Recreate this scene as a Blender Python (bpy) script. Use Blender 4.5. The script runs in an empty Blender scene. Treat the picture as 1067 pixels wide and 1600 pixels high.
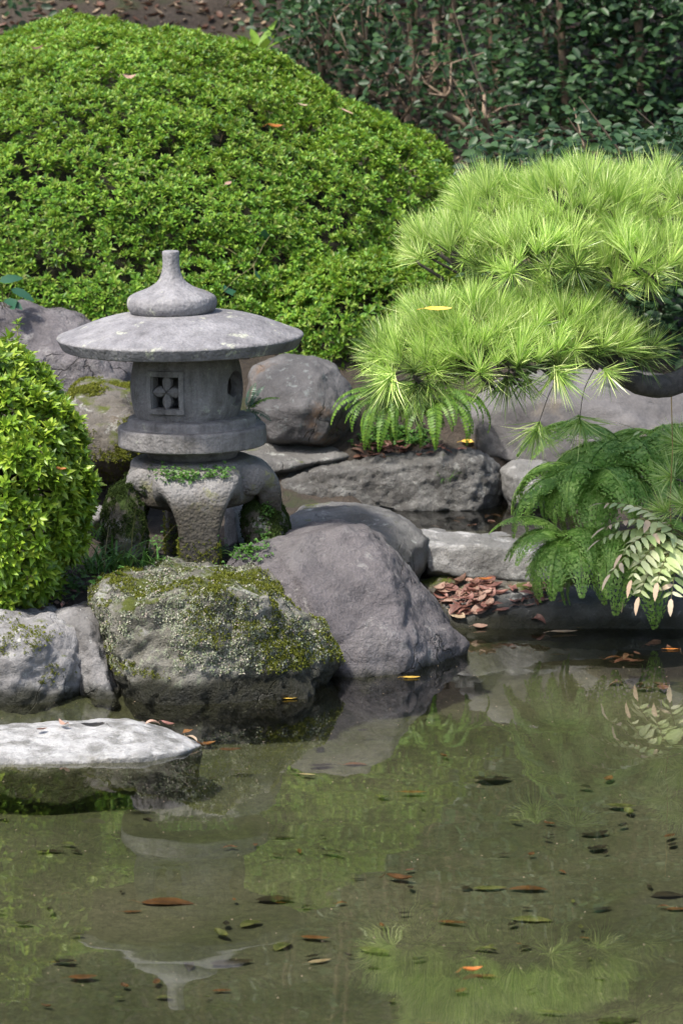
import bpy, bmesh, math, random
import numpy as np
from mathutils import Vector, Matrix, noise, Euler

random.seed(7)
rng = np.random.default_rng(7)
SC = bpy.context.scene
COL = SC.collection
R = math.radians

# ------------------------------------------------------------------ camera
CAM_H = 2.15                      # eye height above the pond, metres; camera stands at Y = 0 looking along +Y
TAN = 0.163
FPX = 6060.0                      # focal length for a picture 1600 high
cam_d = bpy.data.cameras.new('camera')
cam = bpy.data.objects.new('camera', cam_d)
COL.objects.link(cam)
cam.location = (0, 0, CAM_H)
cam.rotation_euler = (math.pi / 2 - math.atan(TAN), 0, 0)
cam_d.sensor_fit = 'VERTICAL'
cam_d.sensor_height = 36.0
cam_d.lens = FPX / 1600 * 36.0
cam_d.clip_start = 0.1
cam_d.clip_end = 500
cam_d.dof.use_dof = True
cam_d.dof.focus_distance = 10.1
cam_d.dof.aperture_fstop = 8
SC.camera = cam

# ------------------------------------------------------------------ light
SUN_EL, SUN_AZ = R(57), R(-138)   # azimuth: clockwise from +Y (behind the garden); the sun stands left and towards the camera
w = bpy.data.worlds.new('World'); SC.world = w
w.use_nodes = True
nt = w.node_tree
sky = nt.nodes.new('ShaderNodeTexSky')
sky.sky_type = 'NISHITA'; sky.sun_disc = False
sky.sun_elevation = SUN_EL; sky.sun_rotation = SUN_AZ
sky.air_density = 1.0; sky.dust_density = 3.0; sky.ozone_density = 1.0
bg = nt.nodes['Background']
nt.links.new(sky.outputs[0], bg.inputs[0])
bg.inputs[1].default_value = 0.15
sun_d = bpy.data.lights.new('sun', 'SUN')
sun = bpy.data.objects.new('sun', sun_d); COL.objects.link(sun)
sun_d.energy = 2.8; sun_d.angle = R(4); sun_d.color = (1.0, 0.95, 0.86)
sdir = Vector((math.sin(SUN_AZ) * math.cos(SUN_EL), math.cos(SUN_AZ) * math.cos(SUN_EL), math.sin(SUN_EL)))
sun.rotation_euler = sdir.to_track_quat('Z', 'Y').to_euler()
sun.location = (-6, 4, 9)
SC.view_settings.view_transform = 'Standard'
SC.view_settings.look = 'None'
SC.view_settings.exposure = 1.1
SC.view_settings.gamma = 1
SC.view_settings.use_curve_mapping = False
SC.cycles.max_bounces = 8
SC.cycles.transparent_max_bounces = 16
SC.cycles.caustics_reflective = False
SC.cycles.caustics_refractive = False

# ------------------------------------------------------------------ helpers
CT, ST = 1 / math.sqrt(1 + TAN * TAN), TAN / math.sqrt(1 + TAN * TAN)

def ray(px, py):
    a, b = (px - 533.5) / FPX, (800 - py) / FPX
    return Vector((a, CT + b * ST, -ST + b * CT))

def P(px, py, Y):
    r = ray(px, py); k = Y / r.y
    return Vector((r.x * k, Y, CAM_H + r.z * k))

def onz(px, py, z):
    r = ray(px, py); k = (z - CAM_H) / r.z
    return Vector((r.x * k, r.y * k, z))

def tag(o, label=None, cat=None, group=None, kind=None):
    if label: o['label'] = label
    if cat: o['category'] = cat
    if group: o['group'] = group
    if kind: o['kind'] = kind
    return o

def empty(name, loc=(0, 0, 0)):
    o = bpy.data.objects.new(name, None); COL.objects.link(o)
    o.location = loc; o.empty_display_size = 0.05
    return o

def mesh_np(name, v, tris, mat, smooth=False):
    me = bpy.data.meshes.new(name)
    v = np.ascontiguousarray(v, dtype=np.float32).reshape(-1, 3)
    f = np.ascontiguousarray(tris, dtype=np.int32).reshape(-1, 3)
    me.vertices.add(len(v)); me.vertices.foreach_set('co', v.ravel())
    me.loops.add(f.size); me.loops.foreach_set('vertex_index', f.ravel())
    me.polygons.add(len(f)); me.polygons.foreach_set('loop_start', np.arange(len(f), dtype=np.int32) * 3)
    if smooth: me.polygons.foreach_set('use_smooth', np.ones(len(f), dtype=bool))
    me.update(calc_edges=True)
    if mat: me.materials.append(mat)
    return me

def link(name, me, parent=None):
    o = bpy.data.objects.new(name, me); COL.objects.link(o)
    if parent: o.parent = parent
    return o

def pyobj(name, v, f, mat, parent=None, smooth=True):
    me = bpy.data.meshes.new(name)
    me.from_pydata([tuple(p) for p in v], [], f)
    me.update()
    if smooth: me.polygons.foreach_set('use_smooth', np.ones(len(me.polygons), dtype=bool))
    if mat: me.materials.append(mat)
    return link(name, me, parent)

def scatter(templ, Rm, T):
    """templ (verts, tris); Rm (N,3,3); T (N,3) -> one vertex and triangle array"""
    tv, tf = templ
    n = len(T)
    v = np.einsum('nij,vj->nvi', Rm, tv) + T[:, None, :]
    f = tf[None] + (np.arange(n) * len(tv))[:, None, None]
    return v.reshape(-1, 3), f.reshape(-1, 3)

def cat_parts(parts):
    vs, fs, k = [], [], 0
    for v, f in parts:
        vs.append(v); fs.append(f + k); k += len(v)
    return np.concatenate(vs), np.concatenate(fs)

def frames(axis, spin=None, scale=None):
    """(N,3) axes -> matrices whose z column is the axis"""
    a = axis / np.linalg.norm(axis, axis=1, keepdims=True)
    h = np.where(np.abs(a[:, 2:3]) < 0.9, np.array([[0, 0, 1.0]]), np.array([[1.0, 0, 0]]))
    x = np.cross(h, a); x /= np.linalg.norm(x, axis=1, keepdims=True)
    y = np.cross(a, x)
    if spin is None: spin = rng.uniform(0, 2 * np.pi, len(a))
    c, s = np.cos(spin)[:, None], np.sin(spin)[:, None]
    X, Yv = x * c + y * s, -x * s + y * c
    M = np.stack([X, Yv, a], axis=2)
    if scale is not None: M = M * np.asarray(scale)[:, None, None]
    return M

def mat4(M3, t):
    m = Matrix.Identity(4)
    for i in range(3):
        for j in range(3): m[i][j] = float(M3[i][j])
        m[i][3] = float(t[i])
    return m

def tube(pts, rad, seg=10, cap=True):
    pts = [Vector(p) for p in pts]
    v, f = [], []
    up = Vector((0.13, 0.21, 0.97))
    for i, p in enumerate(pts):
        d = (pts[min(i + 1, len(pts) - 1)] - pts[max(i - 1, 0)]).normalized()
        x = d.cross(up)
        if x.length < 1e-3: x = d.cross(Vector((1, 0, 0)))
        x.normalize(); y = d.cross(x)
        for k in range(seg):
            a = 2 * math.pi * k / seg
            v.append(p + (x * math.cos(a) + y * math.sin(a)) * rad[i])
    for i in range(len(pts) - 1):
        for k in range(seg):
            a, b = i * seg + k, i * seg + (k + 1) % seg
            f += [(a, b, b + seg), (a, b + seg, a + seg)]
    if cap:
        n = len(v); v += [pts[0], pts[-1]]
        for k in range(seg):
            f.append((n, (k + 1) % seg, k))
            o = (len(pts) - 1) * seg
            f.append((n + 1, o + k, o + (k + 1) % seg))
    return np.array([tuple(p) for p in v]), np.array(f)

def smooth_path(ctrl, n=8):
    """Catmull-Rom through control tuples (any length)"""
    c = [np.array(p, float) for p in ctrl]
    c = [2 * c[0] - c[1]] + c + [2 * c[-1] - c[-2]]
    out = []
    for i in range(1, len(c) - 2):
        for k in range(n):
            t = k / n
            out.append(0.5 * ((2 * c[i]) + (c[i + 1] - c[i - 1]) * t + (2 * c[i - 1] - 5 * c[i] + 4 * c[i + 1] - c[i + 2]) * t * t
                              + (-c[i - 1] + 3 * c[i] - 3 * c[i + 1] + c[i + 2]) * t ** 3))
    out.append(c[-2])
    return out

def lathe(prof, seg=96, cx=0.0, cy=0.0, bumps=0.0, seed=0):
    v, f = [], []
    n = len(prof)
    for k in range(seg):
        a = 2 * math.pi * k / seg
        for (r, z) in prof:
            q = 1.0
            if bumps and r > 0.02:
                q = 1 + bumps * noise.noise(Vector((math.cos(a) * 2.3 + seed, math.sin(a) * 2.3, z * 9)))
            v.append((cx + r * q * math.cos(a), cy + r * q * math.sin(a), z))
    for k in range(seg):
        k2 = (k + 1) % seg
        for i in range(n - 1):
            f.append((k * n + i, k * n + i + 1, k2 * n + i + 1, k2 * n + i))
    bm = bmesh.new()
    bv = [bm.verts.new(p) for p in v]
    for q in f:
        try: bm.faces.new([bv[i] for i in q])
        except ValueError: pass
    bmesh.ops.remove_doubles(bm, verts=bm.verts, dist=1e-6)
    bmesh.ops.dissolve_degenerate(bm, dist=1e-7, edges=bm.edges)
    bmesh.ops.recalc_face_normals(bm, faces=bm.faces)
    return bm

def bm_obj(name, bm, mat, parent=None, smooth=True, angle=None):
    me = bpy.data.meshes.new(name); bm.to_mesh(me); bm.free()
    if smooth: me.polygons.foreach_set('use_smooth', np.ones(len(me.polygons), dtype=bool))
    if angle: me.set_sharp_from_angle(angle=angle)
    if mat: me.materials.append(mat)
    return link(name, me, parent)

# ------------------------------------------------------------------ materials
class Nodes:
    def __init__(s, name):
        s.m = bpy.data.materials.new(name); s.m.use_nodes = True
        s.t = s.m.node_tree; s.t.nodes.clear()
        s.out = s.t.nodes.new('ShaderNodeOutputMaterial')
    def n(s, typ, **kw):
        q = s.t.nodes.new('ShaderNode' + typ)
        for k, v in kw.items():
            if k.startswith('i_'):
                key = k[2:].replace('_', ' ')
                s.put(q.inputs[key], v)
            else: setattr(q, k, v)
        return q
    def put(s, sock, v):
        if isinstance(v, bpy.types.NodeSocket): s.t.links.new(v, sock)
        elif isinstance(v, bpy.types.Node): s.t.links.new(v.outputs[0], sock)
        else:
            if isinstance(v, (tuple, list)) and len(v) == 3 and len(sock.default_value) == 4: v = (*v, 1)
            sock.default_value = v
    def noise(s, co, scale, detail=6, rough=0.55, dist=0.0):
        return s.n('TexNoise', i_Vector=co, i_Scale=scale, i_Detail=detail, i_Roughness=rough, i_Distortion=dist).outputs[0]
    def ramp(s, fac, stops, interp='LINEAR'):
        q = s.n('ValToRGB'); q.color_ramp.interpolation = interp
        e = q.color_ramp.elements
        while len(e) < len(stops): e.new(0.5)
        for el, (p, c) in zip(e, stops):
            el.position = p
            el.color = (c, c, c, 1) if isinstance(c, (int, float)) else (*c, 1)
        s.put(q.inputs[0], fac); return q.outputs[0]
    def mix(s, fac, a, b, mode='MIX'):
        q = s.n('Mix', data_type='RGBA', blend_type=mode)
        s.put(q.inputs[0], fac); s.put(q.inputs[6], a); s.put(q.inputs[7], b)
        return q.outputs[2]
    def math(s, op, a, b=0.0, clamp=False):
        q = s.n('Math', operation=op, use_clamp=clamp)
        s.put(q.inputs[0], a); s.put(q.inputs[1], b)
        return q.outputs[0]
    def step(s, v, lo, hi):
        q = s.n('MapRange', interpolation_type='SMOOTHSTEP')
        s.put(q.inputs[0], v); q.inputs[1].default_value = lo; q.inputs[2].default_value = hi
        return q.outputs[0]
    def bump(s, h, dist, strength=1.0, normal=None):
        q = s.n('Bump', i_Strength=strength, i_Distance=dist, i_Height=h)
        if normal is not None: s.put(q.inputs['Normal'], normal)
        return q.outputs[0]
    def done(s, shader):
        s.put(s.out.inputs[0], shader); return s.m

def stone(name, cols, scale=5, rough=0.85, bump=0.006, lich=0.0, lichcol=(0.5, 0.5, 0.46), lscale=14, moss=0.0,
          mosscol=((0.045, 0.06, 0.012), (0.13, 0.15, 0.022)), mscale=9, wet=None, pits=0.0, pscale=90, stain=0.0, staincol=(0.11, 0.07, 0.03), speck=0.35, white=0.0, foot=None, streak=0.0, crack=0.0, wetcol=(0.024, 0.024, 0.015)):
    N = Nodes(name)
    co = N.n('TexCoord').outputs['Object']
    geo = N.n('NewGeometry')
    big = N.noise(co, scale, 8, 0.6, 0.4)
    k = len(cols)
    base = N.ramp(big, [(0.30 + 0.42 * i / max(1, k - 1), c) for i, c in enumerate(cols)])
    fine = N.noise(co, scale * 26, 6, 0.7)
    base = N.mix(speck, base, N.ramp(fine, [(0.3, 0.25), (0.5, 0.5), (0.72, 0.85)]), 'OVERLAY')
    if streak:
        mp = N.n('Mapping'); N.put(mp.inputs[0], co); mp.inputs['Scale'].default_value = (16, 16, 1.6)
        base = N.mix(streak, base, N.ramp(N.noise(mp.outputs[0], 1.6, 8, 0.65), [(0.32, 0.18), (0.52, 0.55), (0.72, 0.72)]), 'OVERLAY')
        blot = N.step(N.noise(co, 11, 8, 0.7), 0.55, 0.72)
        base = N.mix(N.math('MULTIPLY', blot, streak), base, (0.085, 0.078, 0.062))
    ck = None
    if crack:
        wv_ = N.n('VectorMath', operation='ADD'); N.put(wv_.inputs[0], co)
        nz_ = N.n('TexNoise', i_Vector=co, i_Scale=7.0, i_Detail=6.0)
        sc_ = N.n('VectorMath', operation='SCALE'); N.put(sc_.inputs[0], nz_.outputs[1]); sc_.inputs['Scale'].default_value = 0.22
        N.put(wv_.inputs[1], sc_.outputs[0])
        vd = N.n('TexVoronoi', feature='DISTANCE_TO_EDGE', i_Vector=wv_.outputs[0], i_Scale=4.5)
        ck = N.math('SUBTRACT', 1.0, N.step(vd.outputs[0], 0.0, 0.018))
        ck = N.math('MULTIPLY', ck, N.step(N.noise(co, 3.1, 4), 0.5, 0.62))
        base = N.mix(N.math('MULTIPLY', ck, 0.6 * crack), base, (0.04, 0.037, 0.03))
        broad = N.noise(co, 1.7, 5, 0.6, 0.8)
        base = N.mix(0.45, base, N.ramp(broad, [(0.36, 0.3), (0.64, 0.72)]), 'OVERLAY')
    sx = N.n('SeparateXYZ', i_Vector=geo.outputs['Position'])
    nz = N.n('SeparateXYZ', i_Vector=geo.outputs['Normal'])
    if white:
        f = N.step(N.noise(co, scale * 1.3, 8, 0.65), 0.62 - 0.3 * white, 0.72 - 0.2 * white)
        f = N.math('MULTIPLY', f, N.step(nz.outputs[2], 0.1, 0.75))  # up-facing parts whitened: sunlight on the tops put into the colour
        base = N.mix(f, base, N.ramp(N.noise(co, 34, 8, 0.7), [(0.3, (0.32, 0.315, 0.30)), (0.65, (0.56, 0.55, 0.54))]))
    if lich:
        f = N.step(N.noise(co, lscale, 12, 0.72, 0.3), 0.60 - 0.2 * lich, 0.68 - 0.2 * lich)
        base = N.mix(N.math('MULTIPLY', f, 0.75), base, lichcol)
    if stain:
        f = N.step(N.noise(co, 6, 8, 0.6), 0.62 - 0.25 * stain, 0.8 - 0.25 * stain)
        base = N.mix(N.math('MULTIPLY', f, 0.8), base, staincol)
    if moss:
        f = N.step(N.math('ADD', N.math('MULTIPLY', nz.outputs[2], 0.22), N.noise(co, mscale, 12, 0.66)), 0.80 - 0.35 * moss, 0.92 - 0.35 * moss)
        mc = N.mix(N.noise(co, 40, 5), mosscol[0], mosscol[1])
        base = N.mix(f, base, mc)
    if foot is not None:
        zz = N.math('ADD', sx.outputs[2], N.math('MULTIPLY', N.noise(co, 22, 8, 0.7), -0.12))
        f = N.math('SUBTRACT', 1.0, N.step(zz, foot - 0.11, foot - 0.05))
        base = N.mix(N.math('MULTIPLY', f, 0.85), base, N.ramp(N.noise(co, 60, 6, 0.7), [(0.35, (0.02, 0.017, 0.011)), (0.6, (0.06, 0.05, 0.033)), (0.7, (0.05, 0.065, 0.018))]))
    rgh = rough
    if wet is not None:
        zz = N.math('ADD', sx.outputs[2], N.math('MULTIPLY', N.noise(co, 9, 5), -0.09))
        f = N.math('SUBTRACT', 1.0, N.step(zz, wet - 0.055, wet - 0.005))
        base = N.mix(f, base, wetcol)
        rgh = N.mix(f, (rough,) * 3, (0.42,) * 3)
    h = N.math('ADD', N.noise(co, scale * 4, 10, 0.65), N.math('MULTIPLY', fine, 0.35))
    if ck is not None: h = N.math('SUBTRACT', h, N.math('MULTIPLY', ck, 0.7))
    nrm = N.bump(h, bump * 3.2, 1.0)
    if pits:
        vo = N.n('TexVoronoi', i_Vector=co, i_Scale=pscale, feature='SMOOTH_F1')
        nrm = N.bump(N.math('MULTIPLY', vo.outputs[0], 1.0), pits, 0.9, nrm)
    b = N.n('BsdfPrincipled', i_Base_Color=base, i_Roughness=rgh, i_Normal=nrm)
    b.inputs['Specular IOR Level'].default_value = 0.3
    return N.done(b)

def leafmat(name, cols, rough=0.45, trans=0.3, spec=0.5, tcol=None, vary=0.35, per=0.0):
    N = Nodes(name)
    geo = N.n('NewGeometry'); oi = N.n('ObjectInfo')
    rnd = N.math('FRACT', N.math('ADD', geo.outputs['Random Per Island'], oi.outputs['Random']))
    k = len(cols)
    c = N.ramp(rnd, [(i / max(1, k - 1), q) for i, q in enumerate(cols)])
    big = N.noise(geo.outputs['Position'], 2.2, 3)
    c = N.mix(vary, c, N.ramp(big, [(0.35, 0.3), (0.65, 0.72)]), 'OVERLAY')
    if per:
        hv = N.n('HueSaturation', i_Color=c); N.put(hv.inputs['Value'], N.math('ADD', N.math('MULTIPLY', oi.outputs['Random'], per), 1.08 - per * .6)); c = hv.outputs[0]
    b = N.n('BsdfPrincipled', i_Base_Color=c, i_Roughness=rough)
    b.inputs['Specular IOR Level'].default_value = spec
    if not trans: return N.done(b)
    t = N.n('BsdfTranslucent', i_Color=N.mix(0.5, c, tcol or cols[-1]))
    m = N.n('MixShader'); N.put(m.inputs[0], trans); N.put(m.inputs[1], b.outputs[0]); N.put(m.inputs[2], t.outputs[0])
    return N.done(m)

def plain(name, c1, c2, scale=20, rough=0.8, bump=0.003, stretch=None):
    N = Nodes(name)
    co = N.n('TexCoord').outputs['Object']
    if stretch:
        mp = N.n('Mapping'); N.put(mp.inputs[0], co); mp.inputs['Scale'].default_value = stretch; co = mp.outputs[0]
    f = N.noise(co, scale, 8, 0.65)
    b = N.n('BsdfPrincipled', i_Base_Color=N.ramp(f, [(0.3, c1), (0.7, c2)]), i_Roughness=rough, i_Normal=N.bump(f, bump))
    return N.done(b)

def drymat(name, c1, c2, rough=0.55):
    """a fallen leaf: midrib and blotches"""
    N = Nodes(name)
    co = N.n('TexCoord').outputs['Object']; oi = N.n('ObjectInfo')
    off = N.n('VectorMath', operation='ADD'); N.put(off.inputs[0], co); N.put(off.inputs[1], oi.outputs['Random'])
    c = N.ramp(N.noise(off.outputs[0], 3.0, 6, 0.6), [(0.35, c1), (0.65, c2)])
    hsv = N.n('HueSaturation', i_Color=c); N.put(hsv.inputs['Value'], N.math('ADD', N.math('MULTIPLY', oi.outputs['Random'], 0.5), 0.75))
    b = N.n('BsdfPrincipled', i_Base_Color=hsv.outputs[0], i_Roughness=rough)
    t = N.n('BsdfTranslucent', i_Color=hsv.outputs[0])
    m = N.n('MixShader'); N.put(m.inputs[0], 0.2); N.put(m.inputs[1], b.outputs[0]); N.put(m.inputs[2], t.outputs[0])
    return N.done(m)

M = {}
# lantern and rocks
M['lantern'] = stone('lantern_stone', [(0.125, 0.12, 0.118), (0.185, 0.178, 0.176), (0.25, 0.242, 0.24)], 7, 0.82, 0.0016, lich=0.12, lichcol=(0.36, 0.38, 0.31), pits=0.0025, pscale=110, speck=0.35, streak=.65)
M['roof'] = stone('lantern_roof_stone', [(0.125, 0.12, 0.124), (0.185, 0.18, 0.186), (0.26, 0.253, 0.255)], 6, 0.8, 0.0014, lich=0.1, lichcol=(0.42, 0.43, 0.33), pits=0.003, pscale=95, speck=0.4, streak=.45)
M['legstone'] = stone('lantern_leg_stone', [(0.12, 0.116, 0.112), (0.19, 0.183, 0.178), (0.26, 0.25, 0.243)], 6, 0.85, 0.002, lich=0.2, lichcol=(0.2, 0.2, 0.1), pits=0.004, pscale=125, stain=0.2, foot=.45)
M['purple'] = stone('purple_grey_stone', [(0.085, 0.076, 0.079), (0.14, 0.128, 0.132), (0.205, 0.192, 0.192)], 4.2, 0.85, 0.009, lich=0.14, lichcol=(0.27, 0.26, 0.25), lscale=16, wet=-0.005, speck=.45, crack=.8)
M['mossy'] = stone('mossy_stone', [(0.09, 0.087, 0.065), (0.21, 0.2, 0.165), (0.40, 0.385, 0.345)], 5.5, 0.9, 0.012, lich=0.35, lichcol=(0.33, 0.36, 0.25), lscale=34, moss=0.42, wet=0.055, white=0.22, crack=.3)
M['pale'] = stone('pale_grey_stone', [(0.12, 0.115, 0.11), (0.22, 0.213, 0.21), (0.35, 0.34, 0.335)], 4.5, 0.85, 0.005, lich=0.15, lichcol=(0.5, 0.5, 0.48), wet=0.01, moss=0.05, crack=.8)
M['palemoss'] = stone('pale_grey_stone_with_moss', [(0.11, 0.105, 0.10), (0.22, 0.213, 0.21), (0.37, 0.36, 0.355)], 5.0, 0.85, 0.005, lich=0.12, moss=0.14, wet=0.02, white=0.35, crack=.8)
M['white'] = stone('sunlit_topped_stone', [(0.12, 0.118, 0.11), (0.20, 0.197, 0.19), (0.29, 0.285, 0.28)], 6, 0.85, 0.005, lich=0.15, lichcol=(0.4, 0.4, 0.39), wet=0.055, white=0.35, stain=.2, staincol=(.12, .11, .08))
M['whitewet'] = stone('sunlit_topped_pond_stone', [(0.13, 0.127, 0.11), (0.25, 0.245, 0.23), (0.40, 0.39, 0.38)], 9, 0.85, 0.006, lich=0.25, lichcol=(0.5, 0.5, 0.48), lscale=22, wet=-0.028, white=0.7, speck=.6, stain=.25, staincol=(0.13, 0.12, 0.085), wetcol=(0.05, 0.05, 0.03))
M['grey'] = stone('grey_stone', [(0.08, 0.077, 0.072), (0.14, 0.136, 0.13), (0.21, 0.205, 0.20)], 5, 0.85, 0.005, lich=0.15, lichcol=(0.4, 0.41, 0.38), moss=0.06, crack=.8)
M['round'] = stone('lichen_boulder_stone', [(0.06, 0.058, 0.059), (0.105, 0.101, 0.101), (0.165, 0.159, 0.156)], 5, 0.85, 0.004, lich=0.26, lichcol=(0.17, 0.185, 0.18), lscale=26, stain=0.3, staincol=(0.16, 0.075, 0.02), crack=.8)
M['curb'] = stone('rough_lava_stone', [(0.085, 0.08, 0.075), (0.17, 0.165, 0.155), (0.29, 0.285, 0.27)], 9, 0.92, 0.012, lich=0.3, lichcol=(0.33, 0.33, 0.31), lscale=30, moss=0.03)
M['wall'] = stone('smooth_bank_stone', [(0.085, 0.08, 0.08), (0.125, 0.119, 0.119), (0.18, 0.171, 0.17)], 4, 0.85, 0.002, stain=0.15, staincol=(0.2, 0.17, 0.13), crack=.8)
M['dark'] = stone('damp_ledge_stone', [(0.05, 0.05, 0.045), (0.10, 0.10, 0.095), (0.17, 0.165, 0.16)], 6, 0.75, 0.006, lich=0.1, wet=0.02)
M['mossrock'] = stone('moss_covered_stone', [(0.06, 0.055, 0.04), (0.14, 0.13, 0.10), (0.24, 0.22, 0.18)], 6, 0.9, 0.008, moss=0.75, mosscol=((0.02, 0.035, 0.008), (0.06, 0.10, 0.015)), lich=0.15)
M['mossgrey'] = stone('grey_stone_with_moss', [(0.08, 0.072, 0.06), (0.15, 0.135, 0.115), (0.25, 0.235, 0.215)], 6, 0.9, 0.008, moss=0.42, lich=0.2, stain=0.3)
# plants
M['azalea'] = leafmat('azalea_leaf', [(0.036, 0.10, 0.012), (0.085, 0.20, 0.02), (0.15, 0.31, 0.03), (0.27, 0.42, 0.055), (0.13, 0.14, 0.035)], 0.45, 0.35, 0.35, (0.32, 0.42, 0.03))
M['azalea_near'] = leafmat('young_azalea_leaf', [(0.06, 0.125, 0.012), (0.14, 0.26, 0.02), (0.24, 0.38, 0.03), (0.38, 0.48, 0.06)], 0.4, 0.32, 0.45, (0.28, 0.36, 0.03))
M['twig'] = plain('twig_bark', (0.08, 0.05, 0.03), (0.19, 0.13, 0.08), 30, 0.85)
M['core'] = plain('dark_shade_core', (0.010, 0.011, 0.005), (0.030, 0.028, 0.012), 60, 0.95, 0.02)  # near-black filling, its colour stands for the shade inside the bushes
M['camellia'] = leafmat('camellia_leaf', [(0.013, 0.034, 0.013), (0.025, 0.06, 0.022), (0.048, 0.095, 0.032)], 0.42, 0.15, 0.3, (0.05, 0.10, 0.02))  # albedo set dark to stand in for the shade over the hedge
M['bark'] = plain('grey_brown_bark', (0.10, 0.07, 0.045), (0.26, 0.19, 0.13), 18, 0.9, 0.006, (1, 1, 0.25))
M['pinebark'] = plain('dark_pine_bark', (0.02, 0.018, 0.016), (0.085, 0.075, 0.065), 26, 0.9, 0.012)
M['needle'] = leafmat('pine_needle', [(0.11, 0.24, 0.04), (0.32, 0.50, 0.09), (0.56, 0.71, 0.20), (0.80, 0.85, 0.42)], 0.32, 0.32, 0.6, (0.58, 0.75, 0.2), 0.1, .6)
M['needle_old_shade'] = leafmat('old_shaded_pine_needle', [(0.05, 0.10, 0.02), (0.08, 0.15, 0.03), (0.16, 0.2, 0.06)], 0.45, 0.25, 0.5, (0.12, 0.2, 0.04), 0.15)  # old needles, darkened to paint the shade under the pads
M['lacy'] = leafmat('lacy_fern_leaf', [(0.10, 0.22, 0.035), (0.22, 0.39, 0.075), (0.40, 0.56, 0.16)], 0.45, 0.4, 0.4, (0.34, 0.54, 0.09), 0.2)
M['lance'] = leafmat('lance_fern_leaf', [(0.06, 0.14, 0.015), (0.11, 0.22, 0.025), (0.17, 0.29, 0.04)], 0.45, 0.3, 0.4, (0.2, 0.32, 0.03), 0.2)
M['cream'] = leafmat('pale_fern_leaf', [(0.36, 0.47, 0.18), (0.54, 0.61, 0.32), (0.72, 0.72, 0.48)], 0.45, 0.35, 0.4, (0.6, 0.66, 0.25), 0.15)
M['pink'] = leafmat('pinkish_fern_leaf', [(0.55, 0.40, 0.28), (0.66, 0.54, 0.40)], 0.5, 0.2, 0.3, None, 0.1)
M['grass'] = leafmat('wild_grass_leaf', [(0.05, 0.13, 0.03), (0.09, 0.22, 0.045), (0.16, 0.30, 0.06)], 0.45, 0.3, 0.4, (0.12, 0.22, 0.03))
M['clover'] = leafmat('clover_leaf', [(0.04, 0.11, 0.02), (0.07, 0.18, 0.03), (0.13, 0.27, 0.05)], 0.5, 0.3, 0.4, (0.14, 0.28, 0.04))
M['broad'] = leafmat('broad_dark_leaf', [(0.02, 0.07, 0.035), (0.035, 0.11, 0.055)], 0.35, 0.2, 0.5, (0.06, 0.15, 0.05))
M['mosstuft'] = leafmat('moss_tuft', [(0.07, 0.085, 0.012), (0.13, 0.15, 0.02), (0.22, 0.23, 0.035)], 0.8, 0.15, 0.2)
M['mossdark'] = leafmat('dark_moss_tuft', [(0.018, 0.035, 0.008), (0.035, 0.06, 0.012), (0.06, 0.09, 0.018)], 0.8, 0.15, 0.2)
M['lichen'] = leafmat('lichen_flake', [(0.08, 0.085, 0.05), (0.13, 0.15, 0.085), (0.20, 0.235, 0.145), (0.33, 0.33, 0.26), (0.25, 0.2, 0.17)], 0.85, 0.05, 0.2)
M['rachis'] = plain('fern_stalk', (0.09, 0.08, 0.03), (0.16, 0.15, 0.05), 30, 0.6)
M['straw'] = plain('straw_cord', (0.22, 0.15, 0.05), (0.35, 0.26, 0.1), 60, 0.8)
# fallen leaves
M['l_brown'] = drymat('brown_leaf', (0.10, 0.05, 0.03), (0.20, 0.105, 0.075))
M['l_red'] = drymat('reddish_brown_leaf', (0.15, 0.06, 0.045), (0.28, 0.14, 0.11))
M['l_orange'] = drymat('orange_leaf', (0.42, 0.12, 0.02), (0.52, 0.22, 0.04))
M['l_yellow'] = drymat('yellow_leaf', (0.60, 0.36, 0.04), (0.68, 0.47, 0.10))
M['l_tan'] = drymat('tan_leaf', (0.34, 0.25, 0.16), (0.48, 0.37, 0.26))
M['l_pink'] = drymat('pinkish_dry_leaf', (0.36, 0.22, 0.16), (0.46, 0.31, 0.24))
M['l_dark'] = drymat('dark_sodden_leaf', (0.016, 0.013, 0.009), (0.04, 0.03, 0.018), 0.4)
M['l_sunk'] = drymat('sunken_orange_brown_leaf', (0.09, 0.04, 0.017), (0.20, 0.085, 0.03), 0.4)
M['l_green'] = drymat('sunken_olive_leaf', (0.06, 0.075, 0.02), (0.16, 0.16, 0.06), 0.4)

def ground_mat():
    N = Nodes('garden_soil')
    co = N.n('NewGeometry').outputs['Position']
    a = N.noise(co, 3, 8, 0.6); b = N.noise(co, 60, 8, 0.7)
    c = N.ramp(a, [(0.3, (0.028, 0.021, 0.015)), (0.55, (0.06, 0.046, 0.034)), (0.75, (0.12, 0.10, 0.08))])
    c = N.mix(0.5, c, N.ramp(b, [(0.3, 0.2), (0.7, 0.8)]), 'OVERLAY')
    g = N.step(N.noise(co, 4.5, 8, 0.65), 0.56, 0.66)
    c = N.mix(N.math('MULTIPLY', g, 0.7), c, (0.035, 0.05, 0.014))
    h = N.math('ADD', b, N.noise(co, 14, 6))
    return N.done(N.n('BsdfPrincipled', i_Base_Color=c, i_Roughness=0.95, i_Normal=N.bump(h, 0.02)))
M['soil'] = ground_mat()

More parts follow.
